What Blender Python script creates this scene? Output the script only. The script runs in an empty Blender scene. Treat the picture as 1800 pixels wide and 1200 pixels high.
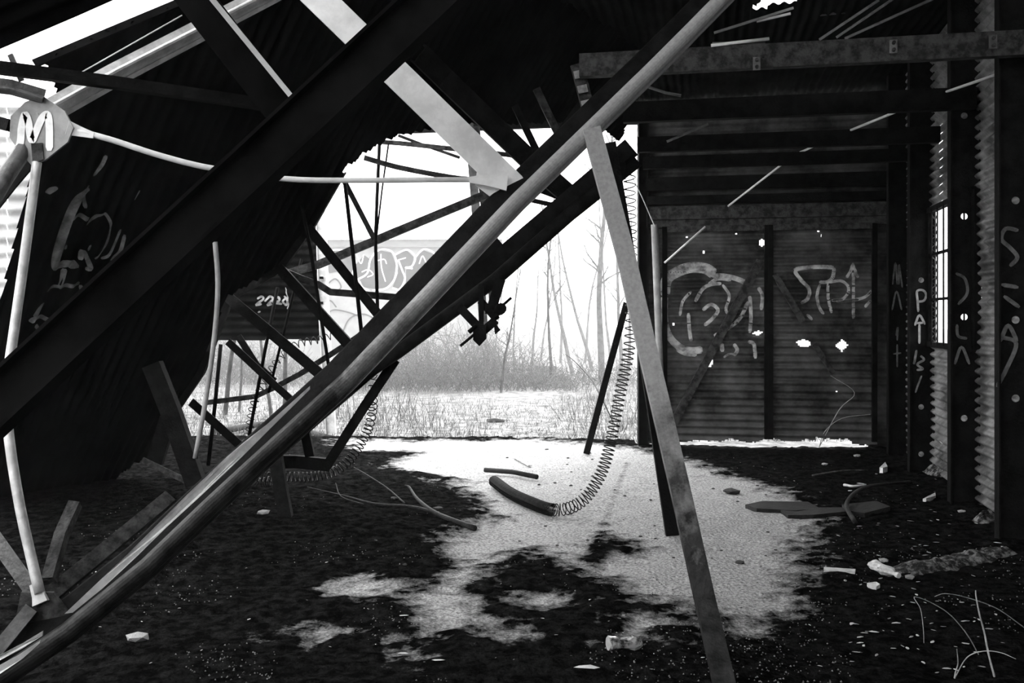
import bpy, bmesh, math, random
import numpy as np
from mathutils import Vector, Matrix

# ------------------------------------------------------------------ camera, sky, exposure
scene = bpy.context.scene
col = scene.collection
F, CX, HY, CH = 1700.0, 900.0, 560.0, 1.55          # focal length and horizon in 1800x1200 pixels, eye height
cam_d = bpy.data.cameras.new('camera'); cam = bpy.data.objects.new('camera', cam_d); col.objects.link(cam)
cam.location = (0, 0, CH); cam.rotation_euler = (math.pi/2, 0, 0)
cam_d.sensor_width = 36; cam_d.lens = 36*F/1800; cam_d.shift_y = -(600-HY)/1800
cam_d.clip_start = .05; cam_d.clip_end = 400
scene.camera = cam
world = bpy.data.worlds.new('overcast_sky'); scene.world = world; world.use_nodes = True
bg = world.node_tree.nodes['Background']
bg.inputs[0].default_value = (1, 1, 1, 1); bg.inputs[1].default_value = 1.0
scene.view_settings.view_transform = 'Standard'; scene.view_settings.look = 'None'
scene.view_settings.gamma = 1; scene.view_settings.use_curve_mapping = False
scene.view_settings.exposure = 2.3
scene.cycles.volume_bounces = 1; scene.cycles.max_bounces = 8
# overcast sun: a very soft light from high behind the building
sun_d = bpy.data.lights.new('overcast_sun', 'SUN'); sun_d.energy = 1.2; sun_d.angle = math.radians(60)
sun = bpy.data.objects.new('overcast_sun', sun_d); col.objects.link(sun)
sun.rotation_euler = (math.radians(-42), math.radians(8), 0)

rng = np.random.default_rng(7); random.seed(7)
UP = Vector((0, 0, 1))

def P(x, y, Y):
    return Vector(((x-CX)/F*Y, Y, CH+(HY-y)/F*Y))
def G(x, y, z=0.0):
    Y = (CH-z)*F/(y-HY)
    return Vector(((x-CX)/F*Y, Y, z))

# ------------------------------------------------------------------ noise
def _h(ix, iy, s):
    n = (ix.astype(np.int64)*374761393 + iy.astype(np.int64)*668265263 + s*982451653) & 0x7fffffff
    n = ((n ^ (n >> 13))*1274126177) & 0x7fffffff
    return ((n ^ (n >> 16)) & 0xffff)/65535.0
def vnoise(x, y, s=0):
    x = np.asarray(x, float); y = np.asarray(y, float)
    ix = np.floor(x); iy = np.floor(y); fx = x-ix; fy = y-iy
    fx = fx*fx*(3-2*fx); fy = fy*fy*(3-2*fy)
    a = _h(ix, iy, s); b = _h(ix+1, iy, s); c = _h(ix, iy+1, s); d = _h(ix+1, iy+1, s)
    return (a*(1-fx)+b*fx)*(1-fy)+(c*(1-fx)+d*fx)*fy
def fbm(x, y, s=0, o=4):
    t = 0; a = .5
    for i in range(o):
        t = t+a*vnoise(x*2**i, y*2**i, s+i); a *= .5
    return t/(1-.5**o)
def poly_sd(x, y, poly):
    """signed distance to polygon, positive inside (numpy)"""
    x = np.asarray(x, float); y = np.asarray(y, float)
    d = np.full(x.shape, 1e9); ins = np.zeros(x.shape, bool)
    n = len(poly)
    for i in range(n):
        x0, y0 = poly[i]; x1, y1 = poly[(i+1) % n]
        ex, ey = x1-x0, y1-y0
        t = np.clip(((x-x0)*ex+(y-y0)*ey)/(ex*ex+ey*ey+1e-12), 0, 1)
        d = np.minimum(d, np.hypot(x-x0-t*ex, y-y0-t*ey))
        c = ((y0 > y) != (y1 > y))
        with np.errstate(divide='ignore', invalid='ignore'):
            xi = x0+(y-y0)*ex/(ey if ey else 1e-12)
        ins ^= c & (x < xi)
    return np.where(ins, d, -d)

# ------------------------------------------------------------------ materials
MATS = {}
def mat(name, c0, c1=None, scale=8, rough=.7, metal=0.0, bump=.0, bscale=40, detail=6, lo=.4, hi=.6, spec=.3, attr=None, c2=None, c2f=.45):
    if name in MATS: return MATS[name]
    m = bpy.data.materials.new(name); m.use_nodes = True; nt = m.node_tree; N = nt.nodes; L = nt.links
    b = N['Principled BSDF']; b.inputs['Roughness'].default_value = rough; b.inputs['Metallic'].default_value = metal
    b.inputs['Specular IOR Level'].default_value = spec
    tc = N.new('ShaderNodeTexCoord')
    out = None
    if c1 is not None:
        n = N.new('ShaderNodeTexNoise'); n.inputs['Scale'].default_value = scale; n.inputs['Detail'].default_value = detail
        n.inputs['Roughness'].default_value = .65
        L.new(tc.outputs['Object'], n.inputs['Vector'])
        r = N.new('ShaderNodeValToRGB'); r.color_ramp.elements[0].position = lo; r.color_ramp.elements[1].position = hi
        r.color_ramp.elements[0].color = (c0, c0, c0, 1); r.color_ramp.elements[1].color = (c1, c1, c1, 1)
        L.new(n.outputs['Fac'], r.inputs['Fac']); out = r.outputs['Color']
        if attr:
            a = N.new('ShaderNodeAttribute'); a.attribute_name = attr
            n2 = N.new('ShaderNodeTexNoise'); n2.inputs['Scale'].default_value = 55; n2.inputs['Detail'].default_value = 4
            L.new(tc.outputs['Object'], n2.inputs['Vector'])
            r2 = N.new('ShaderNodeValToRGB'); r2.color_ramp.elements[0].position = .36; r2.color_ramp.elements[1].position = .6
            r2.color_ramp.elements[0].color = (c2*c2f,)*3+(1,); r2.color_ramp.elements[1].color = (c2,)*3+(1,)
            L.new(n2.outputs['Fac'], r2.inputs['Fac'])
            n4 = N.new('ShaderNodeTexNoise'); n4.inputs['Scale'].default_value = 7; n4.inputs['Detail'].default_value = 9; n4.inputs['Roughness'].default_value = .72
            L.new(tc.outputs['Object'], n4.inputs['Vector'])
            ad = N.new('ShaderNodeMath'); ad.operation = 'ADD'; L.new(a.outputs['Fac'], ad.inputs[0]); L.new(n4.outputs['Fac'], ad.inputs[1])
            mr = N.new('ShaderNodeMapRange'); mr.inputs[1].default_value = .82; mr.inputs[2].default_value = 1.2; L.new(ad.outputs[0], mr.inputs[0])
            mx = N.new('ShaderNodeMix'); mx.data_type = 'RGBA'
            L.new(mr.outputs[0], mx.inputs[0]); L.new(out, mx.inputs[6]); L.new(r2.outputs['Color'], mx.inputs[7]); out = mx.outputs[2]
        L.new(out, b.inputs['Base Color'])
    else:
        b.inputs['Base Color'].default_value = (c0, c0, c0, 1)
    if bump:
        n3 = N.new('ShaderNodeTexNoise'); n3.inputs['Scale'].default_value = bscale; n3.inputs['Detail'].default_value = 5
        L.new(tc.outputs['Object'], n3.inputs['Vector'])
        bp = N.new('ShaderNodeBump'); bp.inputs['Strength'].default_value = bump; bp.inputs['Distance'].default_value = .02
        L.new(n3.outputs['Fac'], bp.inputs['Height']); L.new(bp.outputs['Normal'], b.inputs['Normal'])
    MATS[name] = m
    return m
RUST = mat('dark_rusted_steel', .003, .009, 9, .75, 0, .25, 60, spec=.06)
RUST2 = mat('mid_rusted_steel', .015, .06, 14, .65, 0, .35, 70, spec=.12)
CHORD = mat('worn_painted_steel', .06, .15, 6, .45, .2, .25, 60)
GALV = mat('galvanised_steel', .42, .62, 12, .5, .2, .1, 60)
PALE = mat('pale_painted_steel', .62, .78, 7, .5, 0, .1, 40)
POLE = mat('grey_painted_pole', .26, .36, 6, .55, 0, .1, 40)
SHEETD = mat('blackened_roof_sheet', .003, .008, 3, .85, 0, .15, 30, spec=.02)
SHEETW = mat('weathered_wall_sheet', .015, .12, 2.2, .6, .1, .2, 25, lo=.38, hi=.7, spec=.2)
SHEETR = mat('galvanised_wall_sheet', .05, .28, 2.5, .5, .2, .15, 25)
SHEETO = mat('outside_wall_sheet', .3, .5, 3, .6, .1)
PAINT = mat('white_spray_paint', .62, .8, 18, .7, lo=.3, hi=.5)
PAINTG = mat('grey_spray_paint', .12, .36, 12, .7, lo=.35, hi=.65)
PAINTF = mat('faded_spray_paint', .04, .16, 14, .7, lo=.35, hi=.65)
SOIL = mat('mossy_soil', .003, .018, 14, .95, 0, .9, 45, spec=.0, lo=.42, hi=.72, attr='bare', c2=.5)
OUTG = mat('leaf_strewn_ground', .09, .24, 5, .95, 0, .6, 20, spec=.1)
DRYG = mat('dry_grass', .09, .22, 3, .9, spec=.1)
BARK = mat('pale_bark', .05, .1, 6, .9, 0, .4, 30, spec=.1)
BARKD = mat('grey_bark', .025, .06, 6, .9, 0, .4, 30, spec=.1)
TWIG = mat('dry_twig', .06, .13, 9, .9, spec=.1)
TWIGP = mat('pale_dry_stem', .35, .5, 20, .8, spec=.1)
WOODD = mat('dark_wet_wood', .006, .018, 12, .8, 0, .4, 60)
WOODP = mat('bleached_wood', .4, .62, 16, .8, 0, .3, 60)
PAPER = mat('pale_scrap', .5, .75, 20, .8)
STONE = mat('pale_stone', .25, .5, 16, .9, 0, .4, 40)
STONED = mat('dark_clod', .03, .08, 16, .9, 0, .5, 40)
SPRING = mat('dark_spring_wire', .006, .02, 30, .6, 0, spec=.15)
WALLB = mat('block_wall_paint', .2, .25, 2, .9)
FILLG = mat('graffiti_fill', .022, .034, 3, .9)
ROOFB = mat('pale_metal_roof', .12, .16, 2, .6)
TIN = mat('crushed_tin', .05, .6, 22, .35, .5, .2, 40, lo=.42, hi=.56)
PLAST = mat('cloudy_plastic', .45, .65, 30, .3, spec=.6)

# ------------------------------------------------------------------ object helpers
def tag(o, label, cat, group=None, kind=None):
    if label: o['label'] = label
    if cat: o['category'] = cat
    if group: o['group'] = group
    if kind: o['kind'] = kind
    return o
def structure(o, label=None, cat=None):
    o['kind'] = 'structure'
    return tag(o, label, cat)
def empty(name, loc, label=None, cat=None, group=None):
    o = bpy.data.objects.new(name, None); col.objects.link(o); o.location = loc; o.empty_display_size = .1
    tag(o, label, cat, group)
    return o
def mesh_obj(name, V, Fc, m, parent=None, smooth=False, origin=None):
    V = np.asarray(V, float).reshape(-1, 3)
    if parent is not None: org = np.array(root_loc(parent))
    else: org = np.array(origin) if origin is not None else (V.mean(0) if len(V) else np.zeros(3))
    me = bpy.data.meshes.new(name)
    me.from_pydata((V-org).tolist(), [], [list(map(int, f)) for f in Fc] if not isinstance(Fc, np.ndarray) else Fc.tolist())
    me.materials.append(m)
    if smooth: me.shade_smooth()
    me.update()
    o = bpy.data.objects.new(name, me); col.objects.link(o)
    if parent is None: o.location = org
    else: o.parent = parent                      # every thing's root is unrotated, parts hold local coordinates
    return o
def root_loc(o):
    p = Vector((0, 0, 0))
    while o is not None:
        p = p+o.location; o = o.parent
    return p

# sections: u across (in the picture plane of the member), v towards the viewer
def s_box(w, h): return [(-w/2, -h/2), (w/2, -h/2), (w/2, h/2), (-w/2, h/2)]
def s_circ(r, n=10): return [(r*math.cos(2*math.pi*i/n), r*math.sin(2*math.pi*i/n)) for i in range(n)]
def s_L(w, d, t=.012, s=1):     # flat leg facing the viewer, second leg going away along one edge
    p = [(-w/2, 0), (w/2, 0), (w/2, -d), (w/2-t, -d), (w/2-t, -t), (-w/2, -t)]
    return [(s*u, v) for u, v in p][::s]
def s_C(w, d, t=.012):          # channel, web to the viewer, flanges away
    return [(-w/2, 0), (w/2, 0), (w/2, -d), (w/2-t, -d), (w/2-t, -t), (-w/2+t, -t), (-w/2+t, -d), (-w/2, -d)]
def s_I(w, d, t=.012):          # I, flanges at top and bottom of w, web in the middle
    h, k = w/2, t/2
    return [(-h, -d/2), (-h+t, -d/2), (-h+t, -k), (h-t, -k), (h-t, -d/2), (h, -d/2), (h, d/2), (h-t, d/2), (h-t, k), (-h+t, k), (-h+t, d/2), (-h, d/2)]
def s_rail(w, d):               # upper flat flange, lower half rolled round towards the viewer
    p = [(-w*.5, -d*.15), (-w*.5, d*.12), (-w*.04, d*.12)]
    for i in range(9):
        a = -math.pi/2+math.pi*i/8
        p.append((w*.22+w*.25*math.sin(a), d*.12+d*.5*math.cos(a)))
    p += [(w*.5, d*.1), (w*.5, -d*.35), (w*.44, -d*.35), (w*.44, -d*.15)]
    return p
def sweep_data(pts, sec, ref=(0, -1, 0), taper=None, roll=0.0):
    pts = [Vector(p) for p in pts]; n = len(pts); k = len(sec)
    V = []; ref = Vector(ref)
    cr, sr = math.cos(roll), math.sin(roll)
    for i, p in enumerate(pts):
        t = (pts[min(i+1, n-1)]-pts[max(i-1, 0)]).normalized()
        U = t.cross(ref)
        if U.length < 1e-4: U = t.cross(Vector((1, 0, 0)))
        U.normalize(); W = U.cross(t)
        s = 1 if taper is None else taper[0]+(taper[1]-taper[0])*i/(n-1)
        for u, v in sec:
            u2, v2 = u*cr-v*sr, u*sr+v*cr
            V.append(p+U*(u2*s)+W*(v2*s))
    Fc = []
    for i in range(n-1):
        for j in range(k):
            a, b = i*k+j, i*k+(j+1) % k
            Fc.append((a, b, b+k, a+k))
    Fc.append(tuple(range(k))[::-1]); Fc.append(tuple(range((n-1)*k, n*k)))
    return V, Fc
def sweep(name, pts, sec, m, parent=None, ref=(0, -1, 0), taper=None, roll=0.0, smooth=False, origin=None):
    V, Fc = sweep_data(pts, sec, ref, taper, roll)
    o = mesh_obj(name, V, Fc, m, parent, False, origin if origin is not None else (None if parent else tuple(Vector(pts[0]))))
    if smooth:
        o.data.shade_smooth()
        bmx = o.data.polygons
        bmx[len(bmx)-1].use_smooth = False; bmx[len(bmx)-2].use_smooth = False
    return o
def catmull(pts, n=8):
    pts = [Vector(p) for p in pts]; out = []
    q = [pts[0]*2-pts[1]]+pts+[pts[-1]*2-pts[-2]]
    for i in range(1, len(q)-2):
        for k in range(n):
            t = k/n; a, b, c, d = q[i-1], q[i], q[i+1], q[i+2]
            out.append(.5*((2*b)+(c-a)*t+(2*a-5*b+4*c-d)*t*t+(3*b-a-3*c+d)*t**3))
    out.append(pts[-1]); return out
def PX(seq): return [P(*q) for q in seq]
def mpx(w, Y): return w*Y/F
def member(parent, name, seq, kind, wpx, m, d=None, smooth=False, roll=0.0, curve=0, label=None, taper=None, t=.012, side=1):
    pts = PX(seq); Ym = sum(q[2] for q in seq)/len(seq); w = mpx(wpx, Ym)
    if curve: pts = catmull(pts, curve)
    d = d or w
    sec = {'box': lambda: s_box(w, d), 'flat': lambda: s_box(w, .012), 'pipe': lambda: s_circ(w/2), 'L': lambda: s_L(w, d, min(t, w*.3), side), 'C': lambda: s_C(w, d, min(t, w*.2)),
           'I': lambda: s_I(w, d, min(t, w*.2)), 'rail': lambda: s_rail(w, d)}[kind]()
    o = sweep(name, pts, sec, m, parent, roll=roll, smooth=smooth or kind in ('pipe',), taper=taper)
    if label and parent is None: pass
    elif label: o['label'] = label
    return o

class Surf:
    """a sheet surface: origin, axes, normal towards the inside, corrugation profile"""
    def __init__(s, o, e1, e2, per=.09, amp=.011, ax='b'):
        s.o = np.array(o, float); s.e1 = np.array(Vector(e1).normalized()); s.e2 = np.array(Vector(e2).normalized())
        n = np.cross(s.e1, s.e2); n /= np.linalg.norm(n)
        if np.dot(np.array((0, 0, CH))-s.o, n) < 0: n = -n
        s.n = n; s.per = per; s.amp = amp; s.ax = ax
    def h(s, a, b):
        if not s.amp: return np.zeros_like(np.asarray(a, float))
        return s.amp*np.cos(2*np.pi*np.asarray(b if s.ax == 'b' else a)/s.per)
    def w(s, a, b, off=0.0):
        a = np.asarray(a, float); b = np.asarray(b, float)
        return s.o+a[..., None]*s.e1+b[..., None]*s.e2+(s.h(a, b)+off)[..., None]*s.n
    def px(s, x, y):
        d = np.array(((x-CX)/F, 1, (HY-y)/F)); c = np.array((0, 0, CH))
        t = np.dot(s.o-c, s.n)/np.dot(d, s.n); p = c+t*d-s.o
        return float(np.dot(p, s.e1)), float(np.dot(p, s.e2))
    def sheet(s, name, m, parent, a0, a1, b0, b1, da, db, keep=None, warp=0.0, seed=0, origin=None):
        na = max(2, int(round((a1-a0)/da))+1); nb = max(2, int(round((b1-b0)/db))+1)
        A, B = np.meshgrid(np.linspace(a0, a1, na), np.linspace(b0, b1, nb), indexing='ij')
        off = warp*(fbm(A*1.7, B*1.7, seed, 3)-.5) if warp else np.zeros_like(A)
        V = s.w(A, B, off).reshape(-1, 3)
        I, J = np.meshgrid(np.arange(na-1), np.arange(nb-1), indexing='ij')
        q = np.stack([I*nb+J, (I+1)*nb+J, (I+1)*nb+J+1, I*nb+J+1], -1).reshape(-1, 4)
        if keep is not None:
            ac = (A[:-1, :-1]+A[1:, 1:])/2; bc = (B[:-1, :-1]+B[1:, 1:])/2
            q = q[keep(ac, bc).reshape(-1)]
        if len(q) == 0: return None
        u, inv = np.unique(q, return_inverse=True)
        return mesh_obj(name, V[u], inv.reshape(-1, 4), m, parent, True, origin)
    def ribbon_data(s, ab, width, off=.006, step=.02):
        ab = [Vector((p[0], p[1], 0)) for p in ab]
        if len(ab) > 2: ab = catmull(ab, 6)
        out = [ab[0]]
        for p, q in zip(ab[:-1], ab[1:]):
            n = max(1, int((q-p).length/step))
            for i in range(n): out.append(p+(q-p)*((i+1)/n))
        n = len(out); kk = max(2, int(width/.02)+1)
        V = []; Fc = []
        for i, p in enumerate(out):
            t = out[min(i+1, n-1)]-out[max(i-1, 0)]
            t = t.normalized() if t.length > 1e-9 else Vector((1, 0, 0))
            nn = Vector((-t.y, t.x, 0)); wv = width*(.8+.4*random.random()) if False else width
            wv *= .55 if i in (0, n-1) else 1
            for j in range(kk):
                c = p+nn*(wv*(j/(kk-1)-.5)); V.append(c)
        A = np.array([v.x for v in V]); B = np.array([v.y for v in V])
        W = s.w(A, B, np.full(len(A), off))
        for i in range(n-1):
            for j in range(kk-1):
                a = i*kk+j; Fc.append((a, a+1, a+kk+1, a+kk))
        return W, Fc
    def paint(s, name, strokes, m, parent, off=.006, origin=None, label=None):
        VV = []; FF = []; b = 0
        for wpx, pts in strokes:
            ab = [s.px(*p) for p in pts]
            p0 = s.w(np.array(ab[0][0]), np.array(ab[0][1])); Y = p0[1]
            W, Fc = s.ribbon_data(ab, wpx*Y/F, off)
            VV.append(W); FF += [tuple(i+b for i in f) for f in Fc]; b += len(W)
        o = mesh_obj(name, np.concatenate(VV), FF, m, parent, True, origin)
        if label: o['label'] = label
        return o
    def polygon(s, name, pts, m, parent, off=.005, grid=.05):
        ab = [s.px(*p) for p in pts]
        W = s.w(np.array([p[0] for p in ab]), np.array([p[1] for p in ab]), np.full(len(ab), off))
        return mesh_obj(name, W, [tuple(range(len(ab)))], m, parent)

def prism(name, poly_px, Y, thick, m, parent=None, nrm=(0, -1, 0)):
    """flat plate with the outline given on the picture, at depth Y, with thickness"""
    a = [P(x, y, Y if not callable(Y) else Y(x, y)) for x, y in poly_px]; n = len(a); nv = Vector(nrm)*thick
    V = [p+nv*.5 for p in a]+[p-nv*.5 for p in a]
    Fc = [tuple(range(n)), tuple(range(n, 2*n))[::-1]]+[(i, i+n, (i+1) % n+n, (i+1) % n) for i in range(n)]
    return mesh_obj(name, V, Fc, m, parent, origin=None if parent else tuple(a[0]))

# ------------------------------------------------------------------ ground
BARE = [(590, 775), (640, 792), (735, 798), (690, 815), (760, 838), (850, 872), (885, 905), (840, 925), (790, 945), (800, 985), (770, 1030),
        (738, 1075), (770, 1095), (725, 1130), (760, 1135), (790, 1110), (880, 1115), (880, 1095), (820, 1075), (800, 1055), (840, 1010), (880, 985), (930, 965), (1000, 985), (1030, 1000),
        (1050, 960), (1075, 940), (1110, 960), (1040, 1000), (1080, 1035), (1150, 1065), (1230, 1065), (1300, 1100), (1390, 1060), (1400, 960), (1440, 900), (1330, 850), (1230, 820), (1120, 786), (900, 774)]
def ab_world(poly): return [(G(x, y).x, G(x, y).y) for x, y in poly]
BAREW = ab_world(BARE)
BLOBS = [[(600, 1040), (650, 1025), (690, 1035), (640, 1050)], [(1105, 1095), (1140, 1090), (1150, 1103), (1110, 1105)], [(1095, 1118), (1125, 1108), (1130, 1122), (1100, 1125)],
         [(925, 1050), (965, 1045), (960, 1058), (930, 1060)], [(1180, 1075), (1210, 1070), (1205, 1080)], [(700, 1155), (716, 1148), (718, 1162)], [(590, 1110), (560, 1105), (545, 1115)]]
def road_dip(x, y): return 0
def gz(x, y):
    r = np.clip((x-(y*.2+1.45))/1.3, 0, 1)*np.clip((13-y)/2, 0, 1)
    return .05*(fbm(x*1.3, y*1.3, 3)-.5)+.03*(fbm(x*6, y*6, 9)-.5)+.10*r*r*(.4+fbm(x*4, y*4, 21))
nx, ny = 330, 330
X, Yg = np.meshgrid(np.linspace(-6.5, 5.2, nx), 2.4+10.2*np.linspace(0, 1, ny)**1.25, indexing='ij')
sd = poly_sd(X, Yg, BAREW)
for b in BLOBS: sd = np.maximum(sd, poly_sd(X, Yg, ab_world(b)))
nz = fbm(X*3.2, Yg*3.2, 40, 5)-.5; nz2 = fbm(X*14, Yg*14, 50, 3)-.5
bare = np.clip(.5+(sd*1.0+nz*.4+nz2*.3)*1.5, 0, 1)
def seg_d(a, b):
    ex, ey = b[0]-a[0], b[1]-a[1]; t = np.clip(((X-a[0])*ex+(Yg-a[1])*ey)/(ex*ex+ey*ey), 0, 1); return np.hypot(X-a[0]-t*ex, Yg-a[1]-t*ey)
for c0, c1, wd_, am in [((1040, 985), (1062, 920), .08, .28), ((1062, 920), (1102, 815), .07, .4), ((760, 838), (880, 846), .10, .35), ((1180, 840), (1260, 835), .12, .3)]:
    g0, g1 = G(*c0), G(*c1); bare = np.clip(bare-am*np.exp(-(seg_d((g0.x, g0.y), (g1.x, g1.y))/wd_)**2), 0, 1)
bare = np.where(X > 1.45+.2*Yg, bare*.3, bare)
Z = gz(X, Yg)+np.clip(1.3-2*bare, 0, 1)*.022*(.3+1.4*fbm(X*22, Yg*22, 60, 3))
FLZ, FLX, FLY = Z.copy(), X[:, 0].copy(), Yg[0].copy()
V = np.stack([X, Yg, Z], -1).reshape(-1, 3)
I, J = np.meshgrid(np.arange(nx-1), np.arange(ny-1), indexing='ij')
q = np.stack([I*ny+J, (I+1)*ny+J, (I+1)*ny+J+1, I*ny+J+1], -1).reshape(-1, 4)
wl_d = ((X-1.54)*math.sin(math.radians(11.3))+(Yg-11.9)*math.cos(math.radians(11.3)))     # distance beyond the line of the back wall
lim = np.where(X > 1.56, .03, .30+.12*(fbm(X*2, Yg*2, 33)-.5)); okf = (wl_d < lim)
q = q[(okf[:-1, :-1] & okf[1:, 1:] & okf[:-1, 1:] & okf[1:, :-1]).reshape(-1)]
uq, inv = np.unique(q, return_inverse=True)
floor = structure(mesh_obj('floor', V[uq], inv.reshape(-1, 4), SOIL, None, True, (0, 0, 0)), 'bare concrete floor broken up by dark mossy soil', 'floor')
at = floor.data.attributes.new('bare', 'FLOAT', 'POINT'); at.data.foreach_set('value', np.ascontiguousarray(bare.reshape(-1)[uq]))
nx, ny = 150, 190
X, Yo = np.meshgrid(np.linspace(-38, 38, nx), -8+98*np.linspace(0, 1, ny), indexing='ij')
Z = -.09+.22*(fbm(X*.35, Yo*.35, 77)-.5)*np.clip((Yo-14)/8, 0, 1)+np.clip((Yo-30)/60, 0, 1)*.8
V = np.stack([X, Yo, Z], -1).reshape(-1, 3)
I, J = np.meshgrid(np.arange(nx-1), np.arange(ny-1), indexing='ij')
q = np.stack([I*ny+J, (I+1)*ny+J, (I+1)*ny+J+1, I*ny+J+1], -1).reshape(-1, 4)
structure(mesh_obj('ground_outside', V, q, OUTG, None, True, (0, 0, 0)), 'pale leaf strewn clearing outside the doorway', 'ground')
def ground_z(x, y):
    if y >= 12.6: return -.09
    i = min(max(int(np.searchsorted(FLX, x)), 1), len(FLX)-1); j = min(max(int(np.searchsorted(FLY, y)), 1), len(FLY)-1)
    return float(max(FLZ[i, j], FLZ[i-1, j], FLZ[i, j-1], FLZ[i-1, j-1]))

# ------------------------------------------------------------------ back wall with its pair of doors
TH = math.radians(11.3); D1 = Vector((math.cos(TH), -math.sin(TH), 0)); D2 = Vector((math.sin(TH), math.cos(TH), 0))
BW0 = Vector((1.54, 11.9, 0))
S_back = Surf(BW0, D1, UP, .088, .011, 'b')
wb = empty('wall_back', BW0); structure(wb, 'dark corrugated wall with the pair of doors', 'wall')
def jag(c0, n0, s): return lambda a: c0+n0*(fbm(a*5, a*0, s, 4)-.5)
def wall_keep(a, b): return ~((a > .38) & (a < 2.70) & (b < 2.66))
for i, (a0, a1) in enumerate([(0.0, .74), (.75, 1.49), (1.5, 2.24), (2.25, 3.4)]):
    S_back.sheet('wall_sheet', SHEETW, wb, a0, a1+.05, .02, 4.2, .05, .0147, wall_keep, .02, i)
def hole(poly): return [S_back.px(*p) for p in poly]
HOLES = [hole(h) for h in [
    [(1398, 600), (1410, 596), (1424, 600), (1421, 608), (1404, 609)], [(1467, 607), (1478, 596), (1488, 605), (1478, 618)],
    [(1322, 586), (1332, 580), (1340, 584), (1332, 590)], [(1240, 636), (1246, 629), (1254, 632), (1251, 643), (1243, 645)],
    [(1333, 425), (1338, 420), (1344, 424), (1343, 432), (1336, 434)], [(1435, 407), (1439, 404), (1439, 410)], [(1440, 415), (1443, 412), (1443, 417)], [(1292, 412), (1296, 411), (1295, 416)],
    [(1234, 443), (1238, 441), (1238, 447)], [(1466, 686), (1470, 685), (1470, 690)], [(1206, 417), (1209, 416), (1209, 420)], [(1182, 569), (1185, 568), (1185, 572)], [(1356, 575), (1359, 574), (1359, 578)]]]
low = jag(.055, .11, 5)
def door_keep(a, b):
    k = np.ones(a.shape, bool)
    for h in HOLES: k &= poly_sd(a, b, h) < 0
    cut = low(a)-.005+.05*np.clip((a-.5)/1.0, 0, 1)+np.where((a > 2.1) & (a < 2.5), .035, 0)
    return k & (b > cut)
door_strokes = {
 'l': [(15, [(1168, 520), (1172, 492), (1190, 478), (1215, 470), (1240, 472), (1256, 482)]), (10, [(1168, 520), (1168, 560), (1176, 590), (1195, 610), (1215, 616), (1235, 614)]),
       (8, [(1190, 612), (1205, 620), (1225, 622)]), (7, [(1250, 484), (1280, 486), (1305, 494), (1320, 505)]), (5, [(1245, 500), (1262, 490), (1285, 492)]),
       (5, [(1222, 530), (1235, 508), (1250, 500), (1268, 498)]), (4, [(1195, 555), (1200, 530), (1215, 512)]), (5, [(1210, 550), (1212, 580), (1215, 600)]), (5, [(1235, 545), (1250, 535), (1262, 545), (1252, 560), (1238, 572)]),
       (4, [(1270, 500), (1282, 520), (1276, 545), (1290, 560)]), (5, [(1255, 590), (1275, 580), (1300, 560), (1315, 530)]), (5, [(1318, 520), (1320, 555), (1318, 585)]), (5, [(1333, 505), (1340, 520), (1338, 545)]),
       (6, [(1268, 602), (1270, 618)]), (5, [(1290, 604), (1296, 615), (1290, 625)]), (5, [(1315, 600), (1325, 605), (1328, 630)]), (3, [(1272, 628), (1282, 622), (1294, 623)])],
 'r': [(6, [(1396, 476), (1405, 472), (1436, 469), (1466, 470)]), (5, [(1396, 476), (1408, 492), (1422, 508), (1420, 524), (1408, 533)]), (5, [(1466, 470), (1464, 486), (1455, 495), (1440, 496)]),
       (4, [(1441, 500), (1436, 520), (1440, 540), (1448, 552)]), (4, [(1455, 498), (1456, 525), (1462, 550)]), (4, [(1456, 496), (1480, 494), (1492, 508), (1482, 525), (1462, 528)]),
       (4, [(1499, 462), (1500, 500), (1500, 560)]), (4, [(1488, 488), (1495, 476), (1499, 464)]), (4, [(1508, 488), (1503, 476), (1499, 464)]), (4, [(1470, 530), (1500, 527), (1520, 522), (1533, 510)]), (4, [(1520, 540), (1530, 528)]),
       (4, [(1418, 552), (1428, 562)])]}
drips = [(5, [(1230, 690), (1228, 720), (1230, 750)]), (5, [(1262, 660), (1262, 700), (1260, 740)]), (6, [(1300, 640), (1302, 680), (1300, 720)])]
def make_door(name, a0, a1, label, st):
    d = empty(name, BW0+D1*a0); structure(d, label, 'door')
    S = Surf(BW0-D2*.10, D1, UP, .088, .016, 'b')
    n = 2; w = (a1-a0-.02)/n
    for i in range(n): S.sheet('door_sheet', SHEETW, d, a0+.005+i*w, a0+.01+(i+1)*w+.012, .0, 2.66, .02, .0147, door_keep, .015, 11+i)
    S.paint('graffiti', [(w_*1.25, p_) for w_, p_ in st], mat('door_spray_paint', .1, .5, 9, .7, lo=.35, hi=.6), d, .005)
    for aa in (a0+.03, a1-.03): sweep('stile', [S.w(np.array(aa), np.array(z), .03) for z in (.12, 2.66)], s_box(.06, .03), RUST, d)
    for z in (2.63, 1.35):
        if z == 2.63: sweep('rail', [S.w(np.array(x), np.array(z), .03) for x in (a0+.06, a1-.06)], s_box(.07, .03), RUST2, d)
    return d, S
d1, S_d1 = make_door('door_1', .31, 1.57, 'corrugated door leaf sprayed with a big heart shaped outline', door_strokes['l'])
d2, S_d2 = make_door('door_2', 1.55, 2.78, 'corrugated door leaf sprayed with an upward arrow', door_strokes['r'])
def on(S, x, y, off): a, b = S.px(x, y); return Vector(S.w(np.array(a), np.array(b), off))
sweep('brace', [on(S_d1, 1337, 458, .06), on(S_d1, 1185, 742, .06)], s_L(.095, .05), RUST2, d1)
sweep('brace', [on(S_d2, 1362, 482, .06), on(S_d2, 1412, 566, .06)], s_L(.07, .04), RUST2, d2)
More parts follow.
